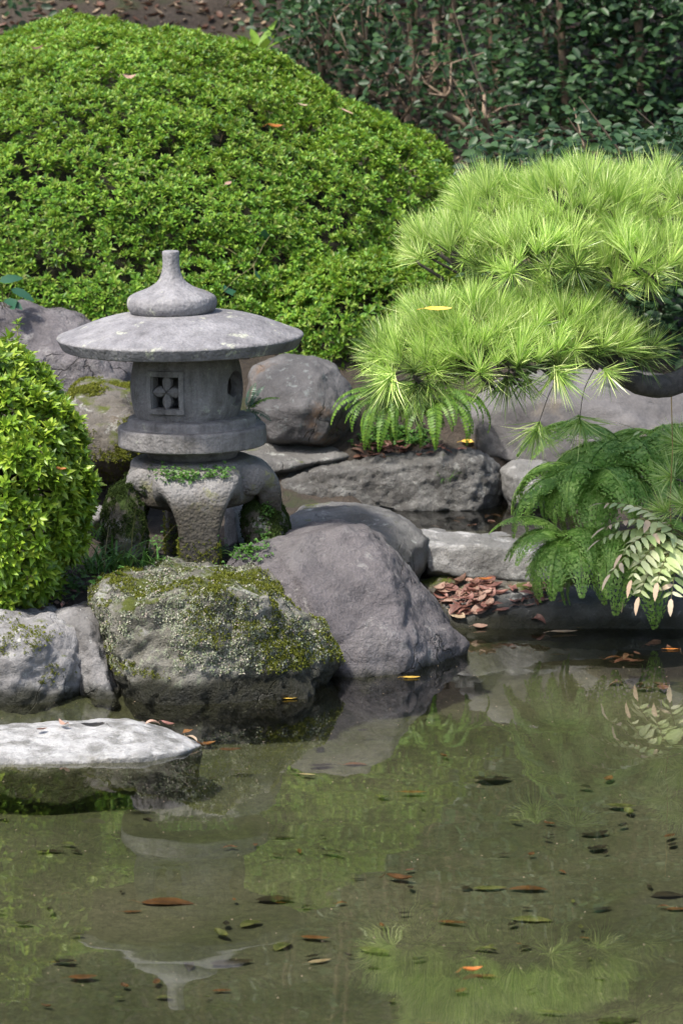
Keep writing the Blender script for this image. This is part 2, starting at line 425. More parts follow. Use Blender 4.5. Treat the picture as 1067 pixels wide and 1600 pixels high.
def bed_mat():
    N = Nodes('pond_silt')
    co = N.n('NewGeometry').outputs['Position']
    a = N.noise(co, 1.1, 6, 0.55, 0.6); b = N.noise(co, 45, 8, 0.75); d = N.noise(co, 6, 8, 0.65)
    c = N.ramp(a, [(0.35, (0.032, 0.037, 0.014)), (0.52, (0.062, 0.063, 0.036)), (0.7, (0.105, 0.097, 0.068))])
    c = N.mix(N.math('MULTIPLY', N.step(d, 0.46, 0.66), 0.45), c, (0.055, 0.068, 0.022))
    c = N.mix(0.8, c, N.ramp(b, [(0.3, 0.2), (0.7, 0.8)]), 'OVERLAY')
    g2 = N.noise(co, 130, 4, 0.7)
    c = N.mix(0.6, c, N.ramp(g2, [(0.3, 0.2), (0.7, 0.8)]), 'OVERLAY')
    sp = N.step(N.n('TexVoronoi', i_Vector=co, i_Scale=55).outputs[0], 0.16, 0.05)
    c = N.mix(N.math('MULTIPLY', sp, 0.45), c, (0.018, 0.018, 0.01))
    return N.done(N.n('BsdfPrincipled', i_Base_Color=c, i_Roughness=0.9, i_Normal=N.bump(N.math('ADD', b, d), 0.01)))
M['bed'] = bed_mat()

def water_mat(name, tint):
    N = Nodes(name)
    co = N.n('NewGeometry').outputs['Position']
    h = N.math('ADD', N.noise(co, 2.2, 2, 0.4), N.math('MULTIPLY', N.noise(co, 9, 2, 0.4), 0.06))
    nrm = N.bump(h, 0.0022)
    fr = N.n('Fresnel', i_IOR=1.333, i_Normal=nrm)
    tr = N.n('BsdfTransparent', i_Color=tint)
    gl = N.n('BsdfGlossy', i_Color=(1, 1, 1), i_Roughness=0.012, i_Normal=nrm)
    df = N.n('BsdfDiffuse', i_Color=(0.16, 0.17, 0.11))
    m0 = N.n('MixShader'); N.put(m0.inputs[0], 0.008); N.put(m0.inputs[1], tr.outputs[0]); N.put(m0.inputs[2], df.outputs[0])
    m = N.n('MixShader'); N.put(m.inputs[0], fr.outputs[0]); N.put(m.inputs[1], m0.outputs[0]); N.put(m.inputs[2], gl.outputs[0])
    return N.done(m)
M['water'] = water_mat('pond_water', (0.86, 0.88, 0.76))
M['water2'] = water_mat('upper_pool_water', (0.5, 0.5, 0.4))

# ------------------------------------------------------------------ ground, pond bed, water
def interp(pts):
    xs, ys = [p[0] for p in pts], [p[1] for p in pts]
    return lambda v: np.interp(v, xs, ys)
shore = interp([(-60, 9.9), (-1.2, 10.05), (-.75, 10.15), (-.3, 10.35), (0, 10.6), (.25, 10.9), (.35, 11.18), (60, 11.2)])
hL = interp([(10, 0), (10.3, .1), (10.6, .19), (11, .24), (11.3, .30), (11.6, .40), (12, .54), (12.5, .68), (14, .95), (16, 1.5), (18, 2.5), (20, 4.0), (24, 7), (40, 17), (90, 22)])
hM = interp([(10.2, .0), (10.5, .12), (10.8, .19), (11.2, .21), (11.6, .20), (11.95, .24), (12.15, .32), (12.4, .52), (12.6, .66), (14, .95), (16, 1.5), (18, 2.5), (20, 4.0), (24, 7), (40, 17), (90, 22)])
hR = interp([(11.1, .0), (11.3, .05), (11.6, .08), (11.95, .08), (12.15, .22), (12.4, .5), (12.6, .62), (14, .95), (16, 1.5), (18, 2.5), (20, 4.0), (24, 7), (40, 17), (90, 22)])
hP = interp([(11.1, .0), (11.3, .08), (11.6, .2), (12.0, .32), (12.6, .58), (14, .95), (16, 1.5), (18, 2.5), (20, 4.0), (24, 7), (40, 17), (90, 22)])
def sm(v, a, b):
    t = np.clip((v - a) / (b - a), 0, 1); return t * t * (3 - 2 * t)
def terrain(x, Y):
    x = np.asarray(x, float); Y = np.asarray(Y, float)
    a = sm(x, -.85, -.6); b = sm(x, 0.0, .2); c = sm(x, .62, .85)
    up = hL(Y) * (1 - a) + hM(Y) * a * (1 - b) + hR(Y) * b * (1 - c) + hP(Y) * c
    s = Y - shore(x)
    down = -.13 * sm(-s, 0, .35) - .05 * sm(-s, .8, 3.5)
    z = np.where(s < 0, down, up * sm(s, 0, .12))
    near = sm(Y, 1.6, 2.6)          # the bank the photographer stands on
    return z * near + .45 * (1 - near) + np.where(s > .3, .018, .006) * np.sin(x * 17 + 3 * np.sin(Y * 9)) * np.sin(Y * 13 + 2 * np.sin(x * 7)) * near

def axis(parts):
    out = []
    for a, b, st in parts: out += list(np.arange(a, b, st))
    return np.array(out + [parts[-1][1]])
gx = axis([(-70, -10, 10), (-10, -2.4, .4), (-2.4, 2.4, .03), (2.4, 10, .4), (10, 70, 10)])
gy = axis([(-40, 0, 8), (0, 7, .25), (7, 10, .06), (10, 13, .03), (13, 18, .1), (18, 30, 1), (30, 90, 6)])
GX, GY = np.meshgrid(gx, gy)
GZ = terrain(GX, GY)
gv = np.stack([GX, GY, GZ], -1).reshape(-1, 3)
nx, ny = len(gx), len(gy)
ii, jj = np.meshgrid(np.arange(nx - 1), np.arange(ny - 1))
a = (jj * nx + ii).ravel(); quad = np.stack([a, a + 1, a + nx + 1, a + nx], 1)
under = (GY[:-1, :-1] < shore(GX[:-1, :-1]) - .0) & (GY[:-1, :-1] > 1.7)
under = under.ravel()
def sub_mesh(name, mask, mat):
    q = quad[mask]; used, inv = np.unique(q, return_inverse=True)
    q = inv.reshape(q.shape)
    tri = np.concatenate([q[:, [0, 1, 2]], q[:, [0, 2, 3]]])
    return link(name, mesh_np(name, gv[used], tri, mat, True))
ground = tag(sub_mesh('ground', ~under, M['soil']), kind='structure')
pond_bed = tag(sub_mesh('pond_bed', under, M['bed']), kind='structure')

wv = [(-20, 1.8, 0), (20, 1.8, 0), (20, 11.6, 0), (-20, 11.6, 0)]
pond = tag(pyobj('pond_water', wv, [(0, 1, 2, 3)], M['water'], smooth=False), kind='structure')
pool = tag(pyobj('pool_water', [(.02, 11.5, .2), (.95, 11.5, .2), (.95, 12.2, .2), (.02, 12.2, .2)], [(0, 1, 2, 3)], M['water2'], smooth=False), kind='structure')

# ------------------------------------------------------------------ rocks
def fbm(p, sc, oct=4, seed=0):
    return noise.fractal(Vector((p[0] * sc + seed, p[1] * sc + seed * .7, p[2] * sc - seed)), 0.9, 2.1, oct)

def rock(name, label, sil, ymid, front, back, mat, voxel=.012, smooth=8, amp=.012, fine=.003, ridge=0.0, seed=0, cat='rock', group=None, extra=()):
    """hull of the outline at its own distance, points standing proud of it towards the viewer, and the back of the stone; then weathered"""
    pts = [P(x, y, ymid) for x, y in sil] + [P(*q) for q in front] + [Vector(q) for q in extra]
    c = sum((P(x, y, ymid) for x, y in sil), Vector()) / len(sil)
    for x, y in sil:
        p = P(x, y, ymid)
        pts.append(Vector((c.x + (p.x - c.x) * .8, ymid + back, c.z + (p.z - c.z) * .82)))
    base = Vector((c.x, ymid, min(p.z for p in pts)))
    bm = bmesh.new()
    vs = [bm.verts.new(p - base) for p in pts]
    r = bmesh.ops.convex_hull(bm, input=vs)
    bmesh.ops.delete(bm, geom=[q for q in bm.verts if not q.link_faces], context='VERTS')
    me = bpy.data.meshes.new(name); bm.to_mesh(me); bm.free()
    o = link(name, me); o.location = base
    m = o.modifiers.new('a', 'REMESH'); m.mode = 'VOXEL'; m.voxel_size = voxel * .8
    m = o.modifiers.new('b', 'SMOOTH'); m.factor = .5; m.iterations = max(1, int(smooth * .3))
    dg = bpy.context.evaluated_depsgraph_get()
    me2 = bpy.data.meshes.new_from_object(o.evaluated_get(dg))
    o.modifiers.clear(); o.data = me2; bpy.data.meshes.remove(me); me2.name = name
    n = len(me2.vertices)
    co = np.empty(n * 3, np.float32); me2.vertices.foreach_get('co', co); co = co.reshape(-1, 3)
    no = np.empty(n * 3, np.float32); me2.vertex_normals.foreach_get('vector', no); no = no.reshape(-1, 3)
    d = np.empty(n, np.float32)
    for i in range(n):
        p = co[i]
        q = amp * 1.5 * fbm(p, 5, 5, seed) + amp * .5 * abs(fbm(p, 11, 3, seed + 20)) + fine * 1.3 * fbm(p, 30, 4, seed + 3)
        if amp > .0075:
            w_ = noise.noise_vector(Vector(p) * 9 + Vector((seed, 0, 0))) * .035
            dd = noise.voronoi(Vector((p[0] * 1.0, p[1], p[2] * 1.5)) * 6.0 + w_ * 6.0 + Vector((seed * 1.3, 0, 0)))[0]
            q += amp * (.9 * (.45 - dd[0]) - 1.6 * max(0.0, .16 - (dd[1] - dd[0])))
        if ridge:
            h = fbm((p[0], p[1], p[2] * 1.6), 7, 3, seed + 9)
            q -= ridge * max(0.0, 1 - abs(h) * 3.2) ** 2
        d[i] = q
    co += no * d[:, None]
    me2.vertices.foreach_set('co', co.ravel()); me2.update()
    me2.polygons.foreach_set('use_smooth', np.ones(len(me2.polygons), dtype=bool))
    me2.materials.clear(); me2.materials.append(mat)
    tag(o, label, cat, group)
    return o

mossy_boulder = rock('boulder', 'big moss and lichen covered boulder at the water edge below the lantern',
    [(140, 925), (165, 908), (250, 898), (330, 902), (408, 910), (452, 942), (498, 990), (522, 1030), (510, 1080), (480, 1120), (200, 1160), (160, 1060), (140, 960)], 10.32,
    [(178, 955, 10.10), (240, 940, 10.07), (335, 926, 10.06), (415, 932, 10.14), (190, 1060, 10.06), (215, 1108, 10.06), (330, 990, 10.06), (430, 990, 10.12), (300, 1110, 10.03), (480, 1085, 10.12), (440, 1050, 10.08), (300, 1140, 10.02), (300, 1180, 10.04)], .36,
    M['mossy'], .011, 5, .016, .006, .012, 3)
purple_boulder = rock('boulder', 'large smooth purple grey boulder with a pointed right end at the water',
    [(362, 884), (385, 864), (430, 846), (478, 834), (522, 830), (574, 840), (608, 866), (640, 905), (676, 945), (706, 975), (731, 1006), (728, 1040), (560, 1100), (440, 1050), (380, 960)], 10.72,
    [(606, 898, 10.60), (616, 960, 10.54), (560, 890, 10.58), (470, 890, 10.56), (500, 985, 10.40), (560, 1058, 10.40), (640, 1042, 10.44), (628, 1000, 10.45), (560, 1095, 10.38), (660, 1070, 10.5)], .34,
    M['purple'], .011, 5, .014, .002, .0, 11)
left_boulder = rock('boulder', 'pale grey boulder cut by the left picture edge above the pond slab',
    [(-120, 990), (-40, 960), (20, 962), (72, 964), (112, 985), (140, 1030), (136, 1070), (118, 1110), (60, 1150), (-120, 1150)], 10.22,
    [(-20, 1000, 10.06), (60, 1000, 10.06), (110, 1040, 10.1), (90, 1100, 10.06), (0, 1128, 10.02), (30, 1060, 10.02), (-80, 1100, 10.04), (40, 1150, 10.02)], .3,
    M['palemoss'], .01, 5, .012, .004, .006, 21)
wedge_rock = rock('rock', 'flat grey rock wedged between the pale left boulder and the mossy boulder',
    [(80, 962), (120, 950), (150, 958), (176, 1010), (200, 1070), (200, 1120), (120, 1140), (84, 1040)], 10.26,
    [(140, 985, 10.17), (165, 1050, 10.12), (150, 1105, 10.09), (180, 1105, 10.09)], .25, M['pale'], .009, 4, .01, .004, .005, 31)
pond_slab = rock('stone_slab', 'flat slab with sunlit white top lying in the water at the left edge',
    [(-150, 1172), (-150, 1152), (0, 1152), (80, 1144), (150, 1135), (215, 1133), (285, 1150), (318, 1164), (310, 1186), (310, 1230), (-150, 1250)], 9.55,
    [(-120, 1192, 9.33), (80, 1189, 9.33), (220, 1182, 9.35), (292, 1172, 9.44), (100, 1215, 9.33), (240, 1210, 9.36), (-120, 1225, 9.3), (100, 1260, 9.33)], .14,
    M['whitewet'], .0075, 3, .0015, .002, .001, 41, 'stone')
flat_stone = rock('boulder', 'low rounded grey boulder with a flat top behind the purple boulder',
    [(430, 830), (452, 806), (500, 802), (560, 801), (612, 806), (648, 822), (670, 842), (668, 866), (650, 905), (600, 940), (440, 900)], 11.42,
    [(470, 830, 11.25), (600, 840, 11.2), (645, 855, 11.28), (640, 905, 11.25), (560, 860, 11.18), (480, 900, 11.2)], .28, M['grey'], .012, 6, .009, .003, .0, 51)
step_stone = rock('stone_slab', 'long pale flat topped stone that dams the upper pool, fern at its right end',
    [(640, 832), (660, 825), (740, 830), (850, 846), (960, 850), (960, 905), (850, 912), (655, 905)], 11.56,
    [(655, 850, 11.40), (740, 854, 11.38), (860, 866, 11.38), (960, 870, 11.4), (670, 895, 11.38), (760, 908, 11.36), (860, 908, 11.36), (960, 900, 11.4)], .1, M['white'], .01, 16, .009, .002, .0, 61, 'stone')
ledge = rock('stone_ledge', 'low dark damp stone ledge at the right water edge under dry leaves',
    [(640, 955), (690, 930), (760, 922), (860, 920), (960, 916), (1180, 910), (1180, 1010), (900, 1020), (640, 1020)], 11.3,
    [(700, 955, 11.14), (740, 950, 11.12), (860, 944, 11.12), (1000, 940, 11.12), (1180, 938, 11.12), (720, 1000, 11.06), (860, 1000, 11.06), (1000, 980, 11.08), (1180, 975, 11.08), (740, 1030, 11.05), (1000, 1010, 11.06)], .22, M['dark'], .013, 5, .010, .005, .005, 71, 'stone')
round_boulder = rock('boulder', 'round grey boulder with pale lichen and rusty foot beside the lantern',
    [(390, 585), (400, 568), (440, 556), (490, 556), (530, 572), (552, 610), (553, 655), (540, 690), (510, 708), (450, 706), (400, 695), (384, 640)], 12.3,
    [(420, 590, 12.17), (500, 585, 12.17), (530, 640, 12.15), (500, 690, 12.12), (430, 685, 12.12), (470, 640, 12.07), (410, 640, 12.12)], .3, M['round'], .011, 7, .008, .002, .0, 81)
back_left_rock = rock('boulder', 'broad purplish grey boulder under the big azalea at the left edge',
    [(-160, 520), (-40, 480), (60, 476), (110, 488), (160, 520), (215, 560), (215, 610), (100, 640), (-160, 640)], 12.3,
    [(0, 500, 12.2), (100, 510, 12.18), (150, 560, 12.1), (60, 560, 12.06), (60, 620, 12.02), (-100, 620, 12.04), (180, 610, 12.08)], .35, M['purple'], .014, 5, .014, .004, .004, 91)
moss_rock = rock('rock', 'squat brownish rock with patchy moss between left azalea and lantern',
    [(96, 625), (112, 606), (160, 600), (214, 606), (250, 640), (262, 690), (240, 740), (150, 760), (100, 730)], 11.7,
    [(120, 622, 11.58), (190, 620, 11.56), (215, 660, 11.5), (150, 680, 11.44), (200, 720, 11.4), (120, 720, 11.42)], .3, M['mossgrey'], .012, 5, .012, .004, .004, 101)
curb = rock('curb_stone', 'long rough dark lava stone edging the upper pool under the lance fern',
    [(424, 746), (440, 736), (560, 716), (690, 706), (750, 704), (776, 722), (788, 752), (786, 790), (770, 830), (430, 830)], 12.12,
    [(440, 750, 12.03), (560, 732, 12.0), (700, 720, 12.0), (750, 720, 12.02), (778, 750, 12.05), (440, 790, 12.0), (560, 795, 11.98), (740, 800, 11.98)], .16, M['curb'], .009, 2, .008, .007, .006, 111, 'stone')
seat_rock = rock('rock', 'smooth flat grey rock slab that the round boulder rests on',
    [(340, 712), (372, 700), (420, 694), (520, 698), (556, 708), (552, 722), (500, 735), (420, 760), (340, 770)], 12.2,
    [(400, 722, 12.04), (480, 722, 12.06), (530, 716, 12.1), (430, 740, 12.03)], .2, M['grey'], .011, 6, .006, .002, .0, 121)
bank_rock = rock('boulder', 'wide smooth grey boulder in shade behind the hanging pine tufts',
    [(708, 668), (722, 630), (780, 592), (880, 580), (1000, 580), (1120, 600), (1120, 780), (900, 760), (790, 745), (730, 725)], 12.4,
    [(740, 650, 12.26), (850, 625, 12.2), (960, 640, 12.16), (800, 722, 12.2), (900, 745, 12.12), (760, 712, 12.24), (1050, 700, 12.1)], .4, M['wall'], .013, 7, .008, .001, .0, 131)
sunlit_rock = rock('rock', 'small stone with sunlit white face at the right end of the lava curb',
    [(780, 735), (800, 722), (850, 722), (890, 735), (890, 790), (850, 815), (800, 800), (786, 770)], 12.1,
    [(800, 745, 12.02), (850, 740, 12.0), (870, 770, 12.0), (810, 785, 12.0)], .15, M['white'], .009, 4, .006, .003, .0, 141)  # sun spot on this stone painted by its whitened material
leg_stone = rock('rock', 'small whitish upright stone showing behind the lantern front leg',
    [(352, 800), (362, 782), (380, 790), (386, 830), (384, 852), (352, 856)], 11.32, [(366, 810, 11.27), (372, 848, 11.25)], .08, M['pale'], .006, 4, .004, .002, .0, 151)
side_stone = rock('rock', 'small pale stone half hidden behind left azalea and grass',
    [(132, 800), (150, 794), (166, 798), (168, 815), (160, 830), (130, 830)], 11.2, [(150, 812, 11.14)], .1, M['pale'], .007, 4, .004, .002, .0, 161)
moss_mound = rock('rock', 'dark green moss covered rock right of the lantern legs',
    [(380, 800), (398, 778), (430, 780), (448, 805), (456, 850), (440, 890), (385, 890)], 11.0, [(405, 800, 10.93), (435, 830, 10.9), (400, 860, 10.86), (440, 870, 10.88)], .2, M['mossrock'], .009, 4, .01, .005, .0, 171)
shade_rock = rock('rock', 'dark mossy rock in the shade under the left side of the lantern',
    [(160, 800), (172, 768), (205, 756), (224, 790), (228, 840), (215, 890), (165, 890)], 10.88, [(190, 790, 10.8), (205, 840, 10.76), (180, 860, 10.76)], .2, M['mossrock'], .009, 4, .01, .005, .0, 181)
gravel_bank = rock('rock', 'coarse sandy rock shelf below the pale dam stone behind dry leaves',
    [(650, 905), (700, 892), (860, 900), (960, 905), (960, 960), (650, 960)], 11.45, [(670, 920, 11.32), (780, 922, 11.28), (900, 922, 11.3), (700, 950, 11.28), (900, 950, 11.28)], .12, M['mossgrey'], .01, 4, .008, .004, .004, 191)

# ------------------------------------------------------------------ stone lantern
LX, LY, LZ = P(303.5, 665, 11).x, 11.0, .2
lan = empty('stone_lantern', (LX, LY, LZ))
lan.rotation_euler = (0, R(-.9), 0)
tag(lan, 'low round grey stone snow lantern with wide roof and flower window', 'stone lantern')
def lp(prof): return [(r, z - LZ) for r, z in prof]
def rnd(prof, n=4): return [(float(q[0]), float(q[1])) for q in smooth_path(prof, n)]
bm_obj('finial', lathe(lp([(0, 1.096), (.012, 1.097)] + rnd([(.021, 1.0965), (.0245, 1.091), (.024, 1.06), (.0285, 1.032), (.041, 1.009), (.068, .991), (.102, .978), (.123, .966), (.1285, .951), (.1265, .936), (.118, .922), (.102, .914)]) + [(.06, .912), (0, .912)]), 96, -.049, 0, .012, 3), M['roof'], lan).location.z = .014
bm_obj('roof', lathe(lp([(0, .93)] + rnd([(.10, .9235), (.145, .920), (.19, .9135), (.235, .902), (.272, .8885), (.308, .8745), (.338, .863), (.348, .8590), (.3515, .854), (.3505, .849), (.338, .826), (.335, .8215), (.329, .8195)], 3) + [(.27, .812), (.17, .800), (0, .80)]), 128, -.027, 0, .008, 9), M['roof'], lan).location.z = .012
# fire box: hollow barrel with a square flower window and round moon windows
def solid(bm, name):
    me = bpy.data.meshes.new(name); bm.to_mesh(me); bm.free()
    return link(name, me, lan)
FB = (-.012, 0.0)
fb = bm_obj('fire_box', lathe(lp([(0, .82), (.142, .82)] + rnd([(.147, .81), (.157, .765), (.161, .725), (.159, .69), (.153, .655), (.145, .634), (.138, .628)], 3) + [(0, .628)]), 96, FB[0], FB[1]), M['lantern'], lan)
cuts = []
cuts.append(solid(lathe(lp([(0, .785), (.122, .785), (.127, .72), (.118, .65), (0, .65)]), 48, FB[0], FB[1]), 'cut'))
def az_mat(az, r, z):            # frame on the barrel: local x along the wall, y inwards, z up; az 0 faces the camera, + to the right
    d = Vector((math.sin(az), -math.cos(az), 0)); x = Vector((math.cos(az), math.sin(az), 0))
    return Matrix(((x.x, -d.x, 0, FB[0] + d.x * r), (x.y, -d.y, 0, FB[1] + d.y * r), (0, 0, 1, z - LZ), (0, 0, 0, 1)))
AZW = R(-20.5)
for az in (AZW, AZW + math.pi):
    b = bmesh.new(); bmesh.ops.create_cube(b, size=1); bmesh.ops.scale(b, vec=(.079, .12, .093), verts=b.verts)
    bmesh.ops.transform(b, matrix=az_mat(az, .145, .7225), verts=b.verts); cuts.append(solid(b, 'cut'))
for az in (R(66), R(66) + math.pi):
    b = bmesh.new(); bmesh.ops.create_cone(b, cap_ends=True, segments=40, radius1=.05, radius2=.05, depth=.12)
    bmesh.ops.rotate(b, cent=(0, 0, 0), matrix=Matrix.Rotation(math.pi / 2, 3, 'X'), verts=b.verts)
    bmesh.ops.transform(b, matrix=az_mat(az, .145, .7225), verts=b.verts); cuts.append(solid(b, 'cut'))
for c in cuts:
    m = fb.modifiers.new('c', 'BOOLEAN'); m.operation = 'DIFFERENCE'; m.object = c; m.solver = 'EXACT'
bpy.context.view_layer.update()
dg = bpy.context.evaluated_depsgraph_get()
me = bpy.data.meshes.new_from_object(fb.evaluated_get(dg)); fb.modifiers.clear(); fb.data = me
for c in cuts: bpy.data.objects.remove(c)
me.polygons.foreach_set('use_smooth', np.ones(len(me.polygons), dtype=bool)); me.set_sharp_from_angle(angle=R(35))
# raised frame around the square window
def curved_bar(u0, u1, z0, z1, h=.010, az0=AZW, n=10):
    v, f = [], []
    for k in range(n + 1):
        u = u0 + (u1 - u0) * k / n
        for zz in (z0, z1):
            rad = float(np.interp(zz, [.628, .655, .69, .725, .765, .80], [.142, .152, .157, .159, .1575, .152]))
            az = az0 + u / .158
            for rr in (rad - .006, rad + h):
                v.append((FB[0] + math.sin(az) * rr, FB[1] - math.cos(az) * rr, zz - LZ))
    for k in range(n):
        a, b = 4 * k, 4 * k + 4
        f += [(a + 1, b + 1, b + 3, a + 3), (a, a + 2, b + 2, b), (a, b, b + 1, a + 1), (a + 2, a + 3, b + 3, b + 2)]
    f += [(0, 1, 3, 2), (4 * n, 4 * n + 2, 4 * n + 3, 4 * n + 1)]
    return v, f
bars = [(-.054, .054, .768, .783), (-.054, .054, .661, .675), (-.054, -.0415, .675, .768), (.0415, .054, .675, .768)]
vv, ff = [], []
for bnd in bars:
    zs = np.linspace(bnd[2], bnd[3], 5)
    for i in range(4):
        v, f = curved_bar(bnd[0], bnd[1], zs[i], zs[i + 1]); k = len(vv)
        vv += v; ff += [tuple(q + k for q in t) for t in f]
pyobj('window_frame', vv, ff, M['lantern'], fb, smooth=False)
def petal_mesh():
    v, f = [], []
    n, L, W = 12, .047, .0155
    for i in range(n + 1):
        t = i / n; wd = W * (math.sin(math.pi * min(1, t * 1.02 + .0)) ** .75) * (0.75 + .35 * t) + .002
        z = .002 + L * t
        for (x, y) in ((-wd, .0), (-wd * .8, -.010), (0, -.0165), (wd * .8, -.010), (wd, .0), (0, .012)):
            v.append((x, y, z))
    for i in range(n):
        for k in range(6):
            a, b = i * 6 + k, i * 6 + (k + 1) % 6
            f.append((a, a + 6, b + 6, b))
    f += [tuple(range(5, -1, -1)), tuple(n * 6 + k for k in range(6))]
    me = bpy.data.meshes.new('petal'); me.from_pydata(v, [], f); me.update()
    bm = bmesh.new(); bm.from_mesh(me); bmesh.ops.recalc_face_normals(bm, faces=bm.faces); bm.to_mesh(me); bm.free()
    me.materials.append(M['lantern'])
    return me
pm = petal_mesh()
for k in range(4):
    o = link('petal', pm, fb)
    sc = 1.0 if k % 2 == 0 else .88
    o.matrix_local = az_mat(AZW, .136, .7225) @ Matrix.Rotation(k * math.pi / 2, 4, 'Y') @ Matrix.Diagonal((1, 1, sc, 1))
# crescent bar left standing in the moon window
cr = []
v, f = [], []
for i in range(15):
    a = R(150) + R(190) * i / 14; t = math.sin(math.pi * i / 14)
    for rr, y in ((.052, .0), (.052, .012), (.052 - .030 * t - .001, .012), (.052 - .030 * t - .001, .0)):
        v.append((rr * math.cos(a), y, rr * math.sin(a)))
for i in range(14):
    for k in range(4): f.append((i * 4 + k, i * 4 + (k + 1) % 4, i * 4 + 4 + (k + 1) % 4, i * 4 + 4 + k))
mo = pyobj('crescent_trim', v, f, M['lantern'], fb, smooth=False); mo.matrix_local = az_mat(R(66), .140, .7225)
bm_obj('platform', lathe(lp([(0, .640)] + rnd([(.150, .638), (.172, .6365), (.1805, .6335), (.1838, .627), (.185, .614)], 3) + rnd([(.187, .6115), (.206, .6105), (.2105, .608), (.2125, .602), (.2125, .562), (.2110, .556), (.207, .5535)], 3) + [(.150, .5525)] + rnd([(.146, .5505), (.136, .535), (.125, .518)], 2) + [(0, .516)]), 96, 0, 0, .006, 5), M['lantern'], lan)
bm_obj('stand_slab', lathe(lp([(0, .520)] + rnd([(.10, .5195), (.155, .518), (.170, .5135), (.177, .503), (.179, .48), (.179, .43), (.176, .40), (.16, .388)], 3) + [(.13, .38), (0, .38)]), 64, 0, 0, .02, 8), M['legstone'], lan)
LEGS = []
def leg(az, scale=1.0):
    path = smooth_path([(.04, .455, .105, .05), (.13, .462, .124, .05), (.187, .452, .120, .046), (.212, .418, .086, .036), (.216, .345, .060, .032), (.210, .27, .056, .030), (.206, .15, .058, .032)], 5)
    v, f = [], []
    S = 20
    for i, (r, z, hw, th) in enumerate(path):
        a, b = path[max(0, i - 1)], path[min(len(path) - 1, i + 1)]
        t = Vector((b[0] - a[0], b[1] - a[1])).normalized(); nr, nz = -t.y, t.x
        for k in range(S):
            q = 2 * math.pi * k / S
            cx = math.copysign(abs(math.cos(q)) ** .33, math.cos(q)); cy = math.copysign(abs(math.sin(q)) ** .33, math.sin(q))
            rr, zz, x = (r + nr * th * cy) * scale, z + nz * th * cy, hw * cx
            wob = 1 + .03 * noise.noise(Vector((x * 20, zz * 20, az * 3)))
            v.append((math.sin(az) * rr + math.cos(az) * x * wob, -math.cos(az) * rr + math.sin(az) * x * wob, zz - LZ))
    n = len(path)
    for i in range(n - 1):
        for k in range(S):
            a, b = i * S + k, i * S + (k + 1) % S
            f.append((a, b, b + S, a + S))
    f += [tuple(range(S - 1, -1, -1)), tuple((n - 1) * S + k for k in range(S))]
    me = bpy.data.meshes.new('leg'); me.from_pydata(v, [], f); me.update()
    bm = bmesh.new(); bm.from_mesh(me); bmesh.ops.recalc_face_normals(bm, faces=bm.faces)
    o = bm_obj('leg', bm, M['legstone'], lan); LEGS.append(o); bpy.data.meshes.remove(me)
    return o
for az, sc_ in ((R(6), 1.0), (R(97), 1.0), (R(190), .95), (R(272), .80)): leg(az, sc_)

# ------------------------------------------------------------------ ray picking on the ground and rocks (for things that lie on them)
bpy.context.view_layer.update()
_dg = bpy.context.evaluated_depsgraph_get()
SKIP = {'pond_water', 'pool_water'}
def pick(px, py, water=False):
    o, d = Vector((0, 0, CAM_H)), ray(px, py).normalized()
    for _ in range(4):
        hit, loc, nrm, idx, ob, mt = SC.ray_cast(_dg, o, d)
        if not hit: return P(px, py, 12), Vector((0, 0, 1)), None
        if ob.name.split('.')[0] in SKIP and not water: o = loc + d * .001; continue
        return loc, nrm, ob
    return loc, nrm, ob

# small leaf templates -------------------------------------------------------
def tri(v, f): return np.array(v, float), np.array(f, int)
def kite(L, W, lift=.12, curl=.0):
    """one leaf along +x, z is its upper side"""
    return [(0, 0, 0), (L * .5, W * .5, lift * W), (L, 0, -curl * L), (L * .5, -W * .5, lift * W), (L * .52, 0, -.1 * W)], [(0, 4, 1), (0, 3, 4), (4, 2, 1), (4, 3, 2)]
def rosette(n, L, W, seed, el=(15, 65)):
    rr = random.Random(seed); vs, fs = [], []
    for i in range(n):
        t = i / n
        l = L * rr.uniform(.75, 1.1) * (1 - .25 * t)
        v, f = kite(l, W * rr.uniform(.8, 1.15), .18, .15)
        az = i * 2.399 + rr.uniform(-.3, .3); e = R(el[0] + (el[1] - el[0]) * t + rr.uniform(-9, 9))
        m = Matrix.Rotation(az, 4, 'Z') @ Matrix.Rotation(-e, 4, 'Y') @ Matrix.Rotation(rr.uniform(-.3, .3), 4, 'X')
        k = len(vs)
        vs += [tuple(m @ (Vector(p) + Vector((.0015, 0, 0))) + Vector((0, 0, -.004 + .006 * t))) for p in v]
        fs += [tuple(q + k for q in t3) for t3 in f]
    return tri(vs, fs)

def fleaf(L, W, bend, fold, seed, nx=8):
    """a fallen leaf: blade along x, curled"""
    rr = random.Random(seed); v, f = [], []
    for i in range(nx + 1):
        t = i / nx
        wd = W * .5 * (math.sin(math.pi * t ** .85) ** .8 + .015) * (1 + .06 * rr.uniform(-1, 1))
        a = bend * (t - .5); x = (math.sin(a) / bend if abs(bend) > .01 else t - .5) * L
        z0 = ((1 - math.cos(a)) / bend if abs(bend) > .01 else 0) * L
        for s in (-1, -.5, 0, .5, 1):
            v.append((x, s * wd, z0 + fold * abs(s) * wd + .02 * L * rr.uniform(-.4, .4) * abs(s)))
    for i in range(nx):
        for k in range(4):
            a = i * 5 + k; f += [(a, a + 5, a + 6), (a, a + 6, a + 1)]
    return tri(v, f)

